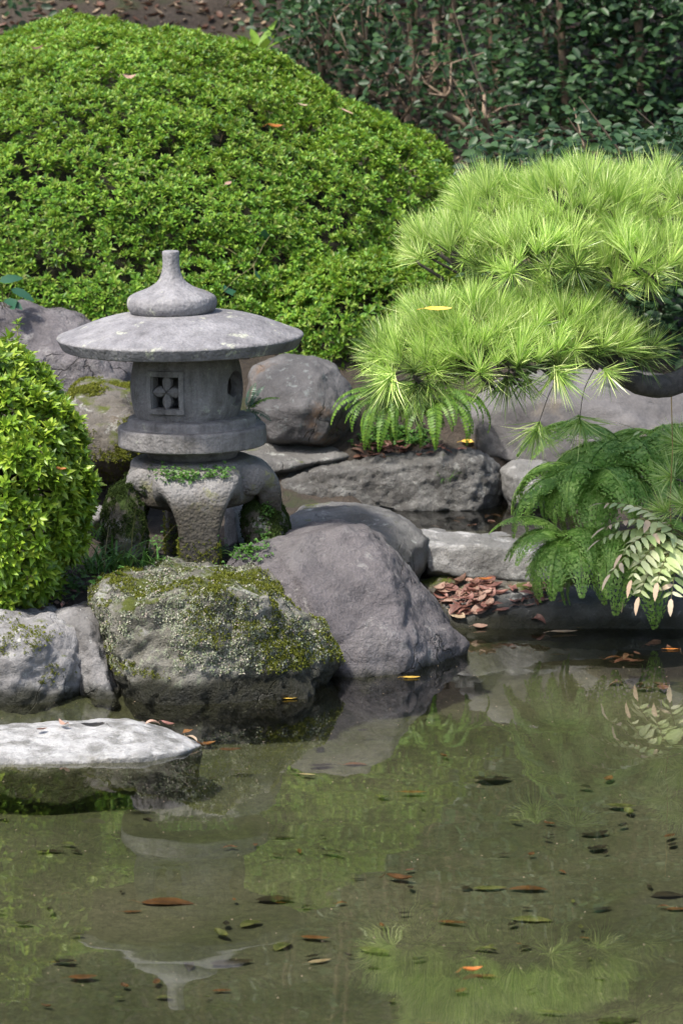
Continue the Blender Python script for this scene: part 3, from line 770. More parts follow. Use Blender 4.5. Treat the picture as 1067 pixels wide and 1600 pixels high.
# ------------------------------------------------------------------ moss and lichen scattered on the boulders
def scatter_on(obj, n, templ, mat, name, test, size=(.6, 1.3), tilt=.5, parent=True):
    me = obj.data
    nv, npol = len(me.vertices), len(me.polygons)
    cen = np.empty(npol * 3); me.polygons.foreach_get('center', cen); cen = cen.reshape(-1, 3)
    nrm = np.empty(npol * 3); me.polygons.foreach_get('normal', nrm); nrm = nrm.reshape(-1, 3)
    area = np.empty(npol); me.polygons.foreach_get('area', area)
    wld = cen + np.array(obj.location) + (np.array(obj.parent.location) if obj.parent else 0)
    wgt = area * np.array([test(wld[i], nrm[i]) for i in range(npol)])
    idx = rng.choice(npol, n, p=wgt / wgt.sum())
    side = np.sqrt(area[idx])[:, None]
    jit = rng.normal(0, .5, (n, 3)) * side
    nn = nrm[idx]; jit -= nn * (jit * nn).sum(1, keepdims=True)
    pos = cen[idx] + jit
    ax = nn + rng.normal(0, tilt, (n, 3)) * .5
    v, f = scatter(templ, frames(ax, None, rng.uniform(*size, n)), pos)
    o = link(name, mesh_np(name, v, f, mat), obj)
    o['kind'] = 'stuff'
    return o
flake = rosette(6, .0085, .006, 5, (5, 50))
mtuft = rosette(8, .006, .0026, 6, (35, 85))
def t_lichen(p, n):
    if p[2] < .08 or n[1] > .6: return 0
    h = noise.fractal(Vector((p[0] * 7, p[1] * 7, p[2] * 7)), .9, 2.1, 3)
    side = 1 if n[2] < .8 else .25
    return max(0, h + .25) * side * (1.3 if p[0] > -.55 else .8)
def t_moss(p, n):
    if p[2] < .07: return 0
    h = noise.fractal(Vector((p[0] * 6 + 5, p[1] * 6, p[2] * 6)), .9, 2.1, 3)
    return max(0, h + .02 + (.25 if p[0] > -.35 else 0)) * max(.05, n[2] + .3)
scatter_on(mossy_boulder, 7000, flake, M['lichen'], 'lichen', t_lichen, (.45, 1.2), .6)
scatter_on(mossy_boulder, 12000, mtuft, M['mosstuft'], 'moss', t_moss, (.6, 1.5), .4)
scatter_on(moss_rock, 6000, mtuft, M['mosstuft'], 'moss', lambda p, n: t_moss(p, n) if p[2] > .3 else 0, (.7, 1.6))
scatter_on(left_boulder, 1200, mtuft, M['mosstuft'], 'moss', lambda p, n: max(0, noise.fractal(Vector(p * 8), .9, 2, 3) - .1) if .05 < p[2] < .22 else 0, (.6, 1.2))
for q in LEGS:
    scatter_on(q, 1500, mtuft, M['mosstuft'], 'moss', lambda p, n: max(0, .33 - p[2]) * (1 + noise.noise(Vector(p * 20))) , (.6, 1.5), .5)
scatter_on(LEGS[3], 3500, mtuft, M['mossdark'], 'moss', lambda p, n: max(0, .47 - p[2]) * (1 + noise.noise(Vector(p * 14))), (.8, 1.8), .5)
scatter_on(moss_mound, 5000, mtuft, M['mossdark'], 'moss', lambda p, n: max(0, .15 + n[2] * .5 + noise.noise(Vector(p * 22))), (.6, 1.3))
scatter_on(shade_rock, 4000, mtuft, M['mossdark'], 'moss', lambda p, n: max(0, .15 + n[2] * .5 + noise.noise(Vector(p * 22))), (.6, 1.3))

# ------------------------------------------------------------------ azalea bushes
ros = [rosette(9, .026, .0092, s) for s in range(5)]
def inframe(p, pad=0):
    d = p[1] * CT - (p[2] - CAM_H) * ST
    u = (p[2] - CAM_H) * CT + p[1] * ST
    return -pad < 533.5 + p[0] / d * FPX < 1067 + pad and -pad < 800 - u / d * FPX < 1600 + pad

def bush(name, label, c, rad, n, leafmatl, scale, seed, zmin, shag=.05, gaps=.0, npart=300, twigs=60, lumpy=.045, low=-.62, power=2.0):
    root = empty(name, (c[0], c[1], zmin)); tag(root, label, 'bush')
    rg = np.random.default_rng(seed)
    c = np.array(c); rad = np.array(rad)
    d = rg.normal(0, 1, (n * 3, 3)); d /= np.linalg.norm(d, axis=1, keepdims=True)
    d = d[(d[:, 2] > low)]
    d = d / (np.abs(d) ** power).sum(1, keepdims=True) ** (1 / power)
    nrm = np.sign(d) * np.abs(d) ** (power - 1) / rad; nrm /= np.linalg.norm(nrm, axis=1, keepdims=True)
    wgt = np.linalg.norm(d / rad, axis=1); wgt = wgt / wgt.max()      # keeps the density even over the surface
    face = np.where(nrm[:, 1] > .35, .45, 1.0)
    keep = rg.random(len(d)) < wgt * face
    d, nrm = d[keep][:n], nrm[keep][:n]
    lump = np.array([noise.fractal(Vector(tuple(q * max(2.6, rad.max() * 3.2) + seed)), .9, 2, 3) for q in d])
    hole = np.array([noise.fractal(Vector(tuple(q * max(6, rad.max() * 9) - seed)), .9, 2, 2) for q in d])
    depth = np.abs(rg.normal(0, shag * .55, len(d))) * (rg.random(len(d)) < .55)
    pos = c + d * rad * (1 + lumpy * lump[:, None]) - nrm * depth[:, None]
    ok = (pos[:, 2] > zmin) & ((hole > -.33 + gaps * (0.55 - nrm[:, 2])) | (depth > shag * .5))
    pos, nrm, depth, lump = pos[ok], nrm[ok], depth[ok], lump[ok]
    ax = nrm * .75 + np.array([-.08, -.12, .55]) + rg.normal(0, .38, pos.shape)
    Rm = frames(ax, None, rg.uniform(.75, 1.25, len(pos)) * scale)
    score = -nrm[:, 1] * .6 + nrm[:, 2] * .2 - depth * 14 + rg.random(len(pos)) * .5 + np.array([0 if inframe(p) else -5 for p in pos])
    top = set(np.argsort(-score)[:npart].tolist())
    which = rg.integers(0, len(ros), len(pos))
    mask = np.ones(len(pos), bool); mask[list(top)] = False
    parts = [scatter(ros[k], Rm[mask & (which == k)], pos[mask & (which == k)]) for k in range(len(ros))]
    v, f = cat_parts(parts)
    loc = np.array([c[0], c[1], zmin])
    fo = link('foliage', mesh_np('foliage', v - loc, f, leafmatl), root); fo['kind'] = 'stuff'
    rmesh = [mesh_np('leaf_rosette', t[0], t[1], leafmatl) for t in ros]
    for i in top:
        o = link('leaf_rosette', rmesh[which[i]], root); o.matrix_local = mat4(Rm[i], pos[i] - loc)
    # woody inside: stems rising from the ground and a solid core coloured dark as inner shade
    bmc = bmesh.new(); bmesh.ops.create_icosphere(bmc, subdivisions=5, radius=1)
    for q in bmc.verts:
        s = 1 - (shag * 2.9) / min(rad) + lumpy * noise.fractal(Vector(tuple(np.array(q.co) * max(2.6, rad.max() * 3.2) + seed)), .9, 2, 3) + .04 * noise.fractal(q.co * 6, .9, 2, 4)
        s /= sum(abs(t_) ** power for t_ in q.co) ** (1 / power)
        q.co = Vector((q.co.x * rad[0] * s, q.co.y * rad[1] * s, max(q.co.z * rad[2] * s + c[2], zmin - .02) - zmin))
    bm_obj('shade_core', bmc, M['core'], root)['kind'] = 'stuff'
    tp = []
    for k in range(twigs):
        i = rg.integers(0, len(pos)); p1 = pos[i] - loc + nrm[i] * .01; p0 = p1 - nrm[i] * shag * 2.2 + rg.normal(0, .02, 3)
        tp.append(tube([p0, (p0 + p1) / 2 + rg.normal(0, .006, 3), p1], [.003, .002, .001], 5, False))
    v, f = cat_parts(tp); link('twigs', mesh_np('twigs', v, f, M['twig']), root)['kind'] = 'stuff'
    for k in range(3):
        a = k * 2.1 + seed; q = np.array([math.cos(a), math.sin(a), 0]) * min(rad) * .18
        v, f = tube([q * .4 + [0, 0, -.03], q * .8 + [0, 0, .12 * rad[2]], q * 1.4 + [0, 0, .5 * rad[2]]], [.02 * scale, .017 * scale, .012 * scale], 8)
        link('stem', mesh_np('stem', v, f, M['twig'], True), root)
    return root, pos, nrm
cb = P(140, 475, 13.7)
big_bush, bpos, bnrm = bush('azalea_bush', 'huge clipped azalea dome with small green leaves behind the lantern', (cb.x, 13.7, cb.z), (1.52, 1.30, .99), 44000, M['azalea'], .98, 12, .56, .07, .22, 300, 700, .055, -.62, 1.75)
cn = P(-24, 760, 10.5)
near_bush, npos, nnrm = bush('azalea_bush', 'bright young azalea bush cut by the left edge beside the lantern', (cn.x, 10.5, cn.z), (.275, .30, .40), 4300, M['azalea_near'], 1.4, 33, .15, .06, .42, 300, 200, .15, -.9)
cs = P(565, 520, 12.8)
bush('azalea_bush', 'darker lower azalea mound between the big dome and the pine', (cs.x, 12.8, cs.z), (.42, .34, .26), 4000, M['azalea'], 1.05, 51, .5, .05, .14, 120, 40, .1, -.9)
# the one tall shoot sticking out of the near bush
sh = tube([P(30, 590, 10.5), P(29, 550, 10.5), P(28, 508, 10.5)], [.003, .0025, .0015], 6)
nl = np.array(near_bush.location)
so = link('tall_shoot', mesh_np('tall_shoot', sh[0] - nl, sh[1], M['rachis'], True), near_bush)
for (px, py, s) in ((28, 505, .95), (27, 516, .9), (29, 530, .8), (30, 560, .7)):
    v, f = ros[1]
    o = link('leaf_rosette', mesh_np('leaf_rosette', v * s, f, M['azalea_near']), so); o.location = P(px, py, 10.5) - Vector(nl)

# ------------------------------------------------------------------ camellia hedge at the back
def oval(L, W):
    return tri([(0, 0, 0), (L * .22, W * .4, .1 * W), (L * .6, W * .46, .1 * W), (L, 0, -.1 * L), (L * .6, -W * .46, .1 * W), (L * .22, -W * .4, .1 * W), (L * .45, 0, -.06 * W)],
               [(0, 6, 1), (1, 6, 2), (2, 6, 3), (3, 6, 4), (4, 6, 5), (5, 6, 0)])
cl = [oval(.046, .023), oval(.039, .022)]
def shrub(label, px, Y, wid, ztop, zleaf, nclump, per, stems, seed, npart=150, group='camellia shrubs in the back hedge', lean=0.0, mat=None):
    rg = np.random.default_rng(seed); rr = random.Random(seed)
    x0 = P(px, 200, Y).x; z0 = float(terrain(x0, Y))
    root = empty('camellia_shrub', (x0, Y, z0)); tag(root, label, 'shrub', group)
    tips = []
    for s in range(stems):
        a = rr.uniform(0, 6.28); bx = rr.uniform(-.5, .5) * wid * .7; by = rr.uniform(-.12, .2)
        h = (ztop - z0) * rr.uniform(.8, 1)
        ctrl = [(bx * .55, by, -.08, .018 * rr.uniform(.6, 1.1)), (bx * .7 + rr.uniform(-.04, .04), by + rr.uniform(-.05, .05), h * .3, .014), (bx + lean * .5 + rr.uniform(-.08, .08), by + rr.uniform(-.08, .08), h * .65, .010), (bx * 1.3 + lean + rr.uniform(-.1, .1), by + rr.uniform(-.1, .1), h, .006)]
        path = smooth_path(ctrl, 6)
        v, f = tube([q[:3] for q in path], [q[3] for q in path], 8)
        link('trunk', mesh_np('trunk', v, f, M['bark'], True), root)
        for k in range(7):
            q = path[rr.randrange(3, len(path))]
            e = q[:3] + np.array([rr.uniform(-1, 1) * wid * .5, rr.uniform(-.3, .25), rr.uniform(.02, .35)])
            tips.append((q[:3], e))
    tb = [tube([p, (p + e) / 2 + rg.normal(0, .03, 3), e], [.006, .004, .002], 5, False) for p, e in tips]
    v, f = cat_parts(tb); link('branches', mesh_np('branches', v, f, M['bark'], True), root)['kind'] = 'stuff'
    # leaves in clumps
    cz = rg.uniform(0, 1, nclump) ** .8 * (ztop + .15 - zleaf) + zleaf - z0
    cc = np.stack([rg.uniform(-.5, .5, nclump) * wid * 1.15 + lean * cz, rg.uniform(-.38, .25, nclump), cz], 1)
    pos = np.repeat(cc, per, 0) + rg.normal(0, [.07, .06, .055], (nclump * per, 3))
    keep = np.array([inframe(p + np.array([x0, Y, z0]), 500) or rg.random() < .7 for p in pos])
    pos = pos[keep]
    outw = np.stack([rg.normal(0, 1, len(pos)), rg.normal(-.35, .8, len(pos)), rg.normal(-.05, .45, len(pos))], 1)
    outw /= np.linalg.norm(outw, axis=1, keepdims=True)
    up = np.array([0, -.45, .8]) + rg.normal(0, .4, pos.shape)
    zc = up - outw * (up * outw).sum(1, keepdims=True); zc /= np.linalg.norm(zc, axis=1, keepdims=True)
    yc = np.cross(zc, outw)
    Rm = np.stack([outw, yc, zc], 2) * rg.uniform(.7, 1.25, len(pos))[:, None, None]
    vis = np.array([1.0 if inframe(p + np.array([x0, Y, z0])) else 0.0 for p in pos])
    order = np.argsort(-(vis * 5 - pos[:, 1]))
    top = order[:npart]; rest = order[npart:]
    wh = rg.integers(0, 2, len(pos))
    lm = mat or M['camellia']
    parts = [scatter(cl[k], Rm[rest][wh[rest] == k], pos[rest][wh[rest] == k]) for k in range(2)]
    v, f = cat_parts(parts)
    link('foliage', mesh_np('foliage', v, f, lm), root)['kind'] = 'stuff'
    ms = [mesh_np('leaf', t[0], t[1], lm) for t in cl]
    for i in top:
        o = link('leaf', ms[wh[i]], root); o.matrix_local = mat4(Rm[i], pos[i])
    return root
shrub('open leggy camellia with bare pale stems just right of the azalea dome', 570, 15.6, .5, 3.6, 1.3, 90, 20, 3, 1)
shrub('thin camellia with several bare brown stems in the middle of the back hedge', 665, 15.4, .45, 3.6, 1.2, 75, 20, 5, 2)
shrub('dense camellia above the left part of the pine in the back hedge', 770, 15.3, .5, 3.6, 1.08, 190, 24, 4, 3)
shrub('very dark dense camellia above the middle of the pine top', 890, 15.1, .5, 3.6, 1.0, 330, 28, 3, 4)
shrub('glossy dark camellia filling the top right corner of the hedge', 1010, 15.0, .5, 3.6, .95, 360, 28, 3, 5)
shrub('dark camellia beyond the right edge of the hedge', 1140, 15.1, .55, 3.6, .95, 240, 26, 3, 6, 60)
shrub('loose camellia with few leaves at the left end of the back hedge', 480, 16.1, .42, 3.6, 1.55, 110, 22, 2, 7, 100)
shrub('dark leafy shrub in the top left corner behind the azalea dome', -25, 15.3, .3, 3.2, 1.45, 120, 24, 2, 8, 100, 'shrubs along the back path')
for k, (px, Y, z, n_, st, sd) in enumerate(((60, 16.8, 1.85, 300, 2, 21), (300, 16.7, 2.2, 220, 2, 22), (430, 17.2, 1.95, 260, 2, 23), (200, 18.4, 2.7, 320, 2, 24))):
    shrub(['shrub standing tall above the azalea dome, leftmost on the bare slope', 'forked thin grey shrub stems on the bare slope behind the dome', 'slender shrub on the bare slope left of the hedge', 'tall shrub high on the slope with its leaves above the picture'][k],
          px, Y, .8, 4.6, z, n_, 28, st, sd, 30, 'shrubs along the back path')
for k, (px, sd) in enumerate(((620, 31), (800, 32), (980, 33))):
    shrub(['tall dark shrub on the slope behind the bare camellia stems', 'tall dark shrub on the slope behind the dense camellias', 'tall dark shrub on the slope behind the right hedge corner'][k], px, 17.3, .8, 4.6, 2.3, 260, 28, 2, sd, 30, 'shrubs behind the hedge')

for k, (px, sd, Y, zt) in enumerate(((470, 46, 15.3, 1.75), (510, 47, 15.1, 1.7), (545, 41, 15.0, 1.62), (640, 42, 14.9, 1.5), (735, 43, 14.7, 1.38))):
    shrub(['low dark seedling shrub highest up beside the azalea dome', 'low dark seedling shrub at the pale camellia stems', 'low dark seedling shrub at the shoulder of the azalea dome', 'low dark seedling shrub under the bare camellia stems', 'low dark seedling shrub between the azalea dome and the pine top'][k], px, Y, .34, zt, zt - .42, 30, 16, 2, sd, 60, 'seedling shrubs under the hedge')
shrub('dark leafy shrub in the shade behind the curved pine branch', 1060, 12.75, .5, 1.2, .62, 130, 22, 3, 44, 100, 'seedling shrubs under the hedge')
shrub('dark leafy shrub behind the needle pads of the pine', 880, 13.0, .5, 1.15, .62, 120, 22, 3, 45, 60, 'seedling shrubs under the hedge')
# leaf litter on the slope behind
lv = [fleaf(.05, .022, .9, .3, s) for s in range(4)]
n = 8500
lx, ly = rng.uniform(-1.6, 1.8, n), rng.uniform(14.6, 19, n)
lpz = np.stack([lx, ly, terrain(lx, ly) + .006], 1)
lr = frames(np.stack([rng.normal(0, .35, n), rng.normal(0, .35, n), np.ones(n)], 1), None, rng.uniform(.6, 1.2, n))
wh = rng.integers(0, 4, n)
def litter(name, mat, sel, label):
    v, f = cat_parts([scatter(lv[k], lr[sel & (wh == k)], lpz[sel & (wh == k)]) for k in range(4)])
    o = link(name, mesh_np(name, v, f, mat)); tag(o, label, 'leaf litter', None, 'stuff')
sel = rng.random(n) < .5
litter('leaf_litter', M['l_brown'], sel, 'brown dry leaf litter on the bare slope under the back hedge')
litter('leaf_litter', M['l_tan'], ~sel, 'pale tan dry leaf litter on the bare slope under the back hedge')

# ------------------------------------------------------------------ pine
def tuft(n, L, spread, seed, w=.0018, sag=.0):
    rr = random.Random(seed); vs, fs = [], []
    for i in range(n):
        az = rr.uniform(0, 6.283); e = R(spread[0] + (spread[1] - spread[0]) * rr.random() ** .8)
        l = L * rr.uniform(.72, 1.08); b = rr.uniform(-.10, .16)
        d = Vector((math.sin(e) * math.cos(az), math.sin(e) * math.sin(az), math.cos(e)))
        s = d.cross(Vector((rr.uniform(-1, 1), rr.uniform(-1, 1), rr.uniform(-1, 1)))).normalized() * w * .5
        o = Vector((0, 0, rr.uniform(-.012, .012)))
        m = o + d * l * .55 + Vector((0, 0, b * l * .12)); t = o + d * l + Vector((0, 0, -b * l * .3))
        k = len(vs)
        vs += [tuple(o - s), tuple(o + s), tuple(m - s), tuple(m + s), tuple(t)]
        fs += [(k, k + 1, k + 3), (k, k + 3, k + 2), (k + 2, k + 3, k + 4)]
    return tri(vs, fs)
tufts_up = [tuft(84, .100, (2, 48), s) for s in range(4)]
tufts_out = [tuft(90, .095, (5, 82), 20 + s) for s in range(3)]
PX = P(1240, 700, 11.4).x
pine = empty('pine_tree', (PX, 11.4, float(terrain(PX, 11.4))))
tag(pine, 'trained pine with two bright green needle pads reaching over the water from the right', 'pine tree')
pl = np.array(pine.location)
def ptube(name, ctrl, n=6, seg=10, mat='pinebark'):
    path = smooth_path(ctrl, n)
    v, f = tube([q[:3] for q in path], [q[3] * (1 + .10 * noise.noise(Vector((q[0] * 30, q[2] * 30, i)))) for i, q in enumerate(path)], seg)
    return link(name, mesh_np(name, v - pl, f, M[mat], True), pine)
def C4(px, py, Y, r): p = P(px, py, Y); return (p.x, p.y, p.z, r)
ptube('trunk', [(PX, 11.4, pl[2] - .1, .075), (PX - .03, 11.4, pl[2] + .25, .066), (PX + .04, 11.35, .75, .058), (PX - .02, 11.3, 1.1, .05), (PX - .12, 11.25, 1.38, .035)])
ptube('branch', [(PX + .01, 11.38, .68, .045), C4(1130, 545, 11.1, .036), C4(1070, 592, 10.92, .034), C4(1020, 604, 10.84, .032), C4(975, 588, 10.8, .028), C4(955, 550, 10.82, .022), C4(930, 500, 10.9, .018), C4(880, 470, 10.85, .012)], 6, 12)
ptube('branch', [C4(960, 560, 10.9, .022), C4(900, 568, 10.8, .016), C4(830, 560, 10.7, .012), C4(740, 560, 10.65, .009), C4(640, 560, 10.65, .006)])
ptube('branch', [(PX - .02, 11.3, 1.05, .035), C4(1090, 430, 11.1, .025), C4(1000, 410, 11.0, .018), C4(860, 400, 10.95, .012), C4(720, 395, 10.95, .007)])
ptube('branch', [C4(850, 565, 10.72, .009), C4(820, 585, 10.6, .006), C4(792, 592, 10.56, .004)])
ptube('branch', [C4(740, 560, 10.65, .007), C4(690, 575, 10.58, .005), C4(620, 596, 10.55, .004)])
tl = []          # position, axis, scale, kind (0 up, 1 star)
def pad(px, py, Y, rx, ry, rz, n, seed, flat=.25):
    n = int(n * .7)
    """tufts over the upper skin of a flattened dome"""
    rg = np.random.default_rng(seed); c = np.array(P(px, py, Y)); k = 0
    pts = []
    while k < n:
        d = rg.normal(0, 1, 3); d /= np.linalg.norm(d)
        if d[2] < -flat: continue
        p = c + d * np.array([rx, ry, rz]) * rg.uniform(.82, 1.0)
        if pts and min(np.linalg.norm(p - q) for q in pts) < .036:
            if rg.random() < .9: continue
        pts.append(p); k += 1
        nn = d / np.array([rx, ry, rz]); nn /= np.linalg.norm(nn)
        ax = nn * .45 + np.array([d[0] * .35, d[1] * .15 - .05, .75]) + rg.normal(0, .24, 3)
        tl.append((p - np.array([0, 0, .045]), ax, rg.uniform(.72, 1.15), 0 if d[2] > .12 else 1))
# upper pad and its lobes
pad(905, 335, 11.0, .22, .24, .155, 150, 1)
pad(775, 325, 11.02, .11, .16, .105, 60, 2)
pad(705, 375, 10.92, .125, .16, .07, 52, 3)
pad(835, 385, 10.8, .17, .14, .08, 66, 4)
pad(1030, 335, 11.05, .20, .22, .145, 100, 5)
pad(1000, 395, 10.8, .16, .14, .08, 60, 6)
pad(930, 420, 10.82, .16, .12, .05, 40, 16)
# lower pad
pad(730, 510, 10.72, .18, .19, .11, 110, 7)
pad(655, 543, 10.66, .115, .14, .075, 60, 8)
pad(855, 505, 10.76, .19, .18, .105, 110, 9)
pad(930, 525, 10.72, .09, .13, .06, 36, 10)
pad(780, 545, 10.58, .18, .09, .06, 60, 11)
for (px, py, Y, ax, s) in ((792, 588, 10.55, (-.2, -.35, -.6), 1.25), (868, 578, 10.53, (.25, -.4, -.7), 1.2), (820, 592, 10.6, (-.1, -.4, -.5), .95), (612, 588, 10.54, (-.5, -.4, -.5), 1.15), (650, 598, 10.56, (-.1, -.4, -.8), 1.1),
                           (598, 560, 10.6, (-.9, -.3, -.1), 1.0), (690, 590, 10.6, (.1, -.4, -.7), .9), (945, 580, 10.6, (.3, -.4, -.6), .9), (592, 540, 10.62, (-.9, -.3, .2), .95), (840, 665, 11.15, (-.3, -.2, -.8), 1.2), (905, 655, 11.15, (.2, -.2, -.9), 1.2),
                           (725, 575, 10.6, (-.3, -.5, -.5), .9), (600, 600, 10.6, (-.4, -.3, -.8), 1.1), (635, 605, 10.6, (.1, -.3, -.9), 1.1), (668, 592, 10.58, (.2, -.4, -.8), 1.0), (765, 585, 10.56, (-.5, -.4, -.4), 1.0), (1000, 560, 10.75, (.6, -.4, .2), 1.0), (1015, 545, 10.78, (.7, -.2, .5), 1.0), (990, 530, 10.76, (.5, -.3, .6), 1.0), (1010, 430, 10.72, (.1, -.6, -.2), 1.0), (900, 420, 10.68, (.0, -.8, .1), 1.05), (800, 425, 10.7, (-.2, -.7, -.1), .9)):
    tl.append((np.array(P(px, py, Y)), np.array(ax), s * 1.1, 1))
ptube('branch', [C4(930, 572, 10.88, .0016), C4(912, 610, 11.03, .0012), C4(905, 655, 11.14, .001)])
ptube('branch', [C4(885, 570, 10.8, .0016), C4(860, 610, 11.0, .0012), C4(840, 665, 11.14, .001)])
# a dwarf side tuft low at the right edge
for (px, py, Y, s) in ((1050, 745, 10.95, 1.0), (1075, 700, 11.0, 1.0), (1040, 800, 10.95, .9), (1070, 790, 10.92, 1.0), (1085, 850, 10.95, 1.0), (1060, 690, 11.1, 1.0)):
    tl.append((np.array(P(px, py, Y)), np.array((-.6, -.3, .35)), s, 1))
tp = np.array([t[0] for t in tl]); ta = np.array([t[1] for t in tl]); ts = np.array([t[2] for t in tl]); tk = np.array([t[3] for t in tl])
TR = frames(ta, None, ts)
order = np.argsort(tp[:, 1] - np.array([1.0 if inframe(p) else 0 for p in tp]))
mu = [mesh_np('needle_tuft', t[0], t[1], M['needle']) for t in tufts_up]
mo_ = [mesh_np('needle_tuft', t[0], t[1], M['needle']) for t in tufts_out]
mold = [mesh_np('needle_tuft', t[0], t[1], M['needle_old_shade']) for t in tufts_out]
for i in order[:300]:
    m = mu[i % 4] if tk[i] == 0 else mo_[i % 3]
    if tk[i] == 1 and i % 4 == 0: m = mold[i % 3]
    o = link('needle_tuft', m, pine); o.matrix_local = mat4(TR[i], tp[i] - pl)
rest = order[300:]
parts = []
for k, t in enumerate(tufts_up):
    s_ = np.array([i for i in rest if tk[i] == 0 and i % 4 == k], int)
    if len(s_): parts.append(scatter(t, TR[s_], tp[s_] - pl))
for k, t in enumerate(tufts_out):
    s_ = np.array([i for i in rest if tk[i] == 1 and i % 3 == k], int)
    if len(s_): parts.append(scatter(t, TR[s_], tp[s_] - pl))
if parts:
    v, f = cat_parts(parts); link('needles', mesh_np('needles', v, f, M['needle']), pine)['kind'] = 'stuff'
# twigs from the branches to the tufts
tw = []
for i in range(0, len(tl), 2):
    if 11.12 < tp[i][1] < 11.18: continue
    p = tp[i]; a = ta[i] / np.linalg.norm(ta[i])
    q = p - a * .06 + np.array([.05, .02, -.012])
    tw.append(tube([q - pl, p - a * .02 - pl, p - pl], [.0045, .0035, .0025], 5, False))
v, f = cat_parts(tw); link('twigs', mesh_np('twigs', v, f, M['pinebark'], True), pine)['kind'] = 'stuff'

# ------------------------------------------------------------------ ferns
def curve_pts(L, e0, droop, n):
    p = Vector((0, 0, 0)); out = [(p.copy(), e0)]
    for i in range(n):
        e = e0 - droop * ((i + .5) / n) ** 1.1
        p = p + Vector((math.cos(e), 0, math.sin(e))) * L / n
        out.append((p.copy(), e))
    return out          # along +x, arching in the xz plane
def frond_mesh(L, e0, droop, pairs, plen, style, seed, start=.12, pw=.5):
    rr = random.Random(seed); vs, fs = [], []
    cp = curve_pts(L, e0, droop, 24)
    v, f = tube([c[0] for c in cp], [.0022 * (1 - .8 * i / 24) * (L / .3) ** .5 for i in range(25)], 4, False)
    vs += [tuple(q) for q in v]; fs += [tuple(int(a) for a in t) for t in f]
    def add(v, f, m):
        k = len(vs); vs.extend(tuple(m @ Vector(p)) for p in v); fs.extend(tuple(a + k for a in t) for t in f)
    for i in range(pairs):
        t = start + (1 - start) * (i + .5) / pairs
        j = t * 24; a = min(23, int(j)); fr = j - a
        p = cp[a][0].lerp(cp[a + 1][0], fr); e = cp[a][1] + (cp[a + 1][1] - cp[a][1]) * fr
        if style == 'lacy': sz = plen * min(1, (1 - t) * 1.35 + .06) * min(1, .55 + t * 2)
        else: sz = plen * (1 - t ** 3.5) * min(1, .6 + t * 2) + .004
        for s in (-1, 1):
            base = Matrix.Translation(p) @ Matrix.Rotation(-e, 4, 'Y') @ Matrix.Rotation(s * R(62 if style == 'lacy' else 74) + rr.uniform(-.08, .08), 4, 'Z') @ Matrix.Rotation(R(16) + rr.uniform(-.12, .12), 4, 'Y')
            if style == 'lacy':
                m = max(3, int(sz / .0105))
                for k in range(m):
                    q = (k + .5) / m; ps = (.024 * (L / .3)) * (1 - q * .85) * min(1, sz / (.06 * L / .3) + .25) + .003
                    for s2 in (-1, 1):
                        mm = base @ Matrix.Translation((q * sz, 0, 0)) @ Matrix.Rotation(s2 * R(52), 4, 'Z') @ Matrix.Rotation(rr.uniform(-.1, .25), 4, 'Y')
                        w = ps * .24
                        # a lobed pinnule: two kites and side teeth
                        add([(0, 0, 0), (ps * .35, w, 0), (ps, 0, -.08 * ps), (ps * .35, -w, 0)], [(0, 2, 1), (0, 3, 2)], mm)
                        add([(ps * .25, 0, 0), (ps * .6, ps * .24, .0), (ps * .4, 0, 0), (ps * .6, -ps * .24, 0)], [(0, 2, 1), (0, 3, 2)], mm)
                    add([(q * sz - sz / m * .6, -.0006, 0), (q * sz + sz / m * .6, -.0006, 0), (q * sz, .0006, 0)], [(0, 1, 2)], base)
            else:
                v, f = kite(sz, L * (1 - start) / pairs * pw * 2, .06, .12); add(v, f, base)
    return tri(vs, fs)
def fern(name, label, loc, fronds, meshes, group=None, cat='fern'):
    root = empty(name, loc); tag(root, label, cat, group)
    for (az, e, s, k, roll) in fronds:      # az: 0 = to the right, -90 = towards the camera
        o = link('frond', meshes[k % len(meshes)], root)
        o.matrix_local = Matrix.Rotation(R(az), 4, 'Z') @ Matrix.Rotation(-R(e), 4, 'Y') @ Matrix.Rotation(R(roll), 4, 'X') @ Matrix.Scale(s, 4)
    return root
lacy = []
for k in range(4):
    t = frond_mesh(.30, R(40), R(112 + 14 * k), 16, .088, 'lacy', 40 + k)
    lacy.append(mesh_np('frond', t[0], t[1], M['lacy']))
rr = random.Random(5)
for (px, py, Y, nfr, lab, s0) in ((975, 700, 11.35, 22, 'lush lacy green fern drooping over the water at the right bank', 1.35), (925, 750, 11.2, 18, 'lower lacy fern clump hanging in front of the pale dam stone', 1.15), (888, 845, 11.1, 15, 'lowest lacy fern clump trailing its tips onto the dark ledge', 1.05), (980, 850, 11.06, 18, 'lacy fern clump trailing over the ledge beside the pale fern', 1.15), (1045, 690, 11.4, 18, 'upper lacy fern clump under the curved pine branch', 1.3)):
    fr = []
    for i in range(nfr):
        az = -90 + (i / (nfr - 1) - .62) * 190 + rr.uniform(-10, 10)
        fr.append((az, rr.uniform(-30, 18), s0 * rr.uniform(.7, 1.08), rr.randrange(4), rr.uniform(-16, 16)))
    fern('lacy_fern', lab, P(px, py, Y), fr, lacy, 'lacy ferns on the right bank')
lancem = []
for k in range(3):
    t = frond_mesh(.26, R(66), R(150 + 14 * k), 24, .024, 'lance', 60 + k, .08, .55)
    lancem.append(mesh_np('frond', t[0], t[1], M['lance']))
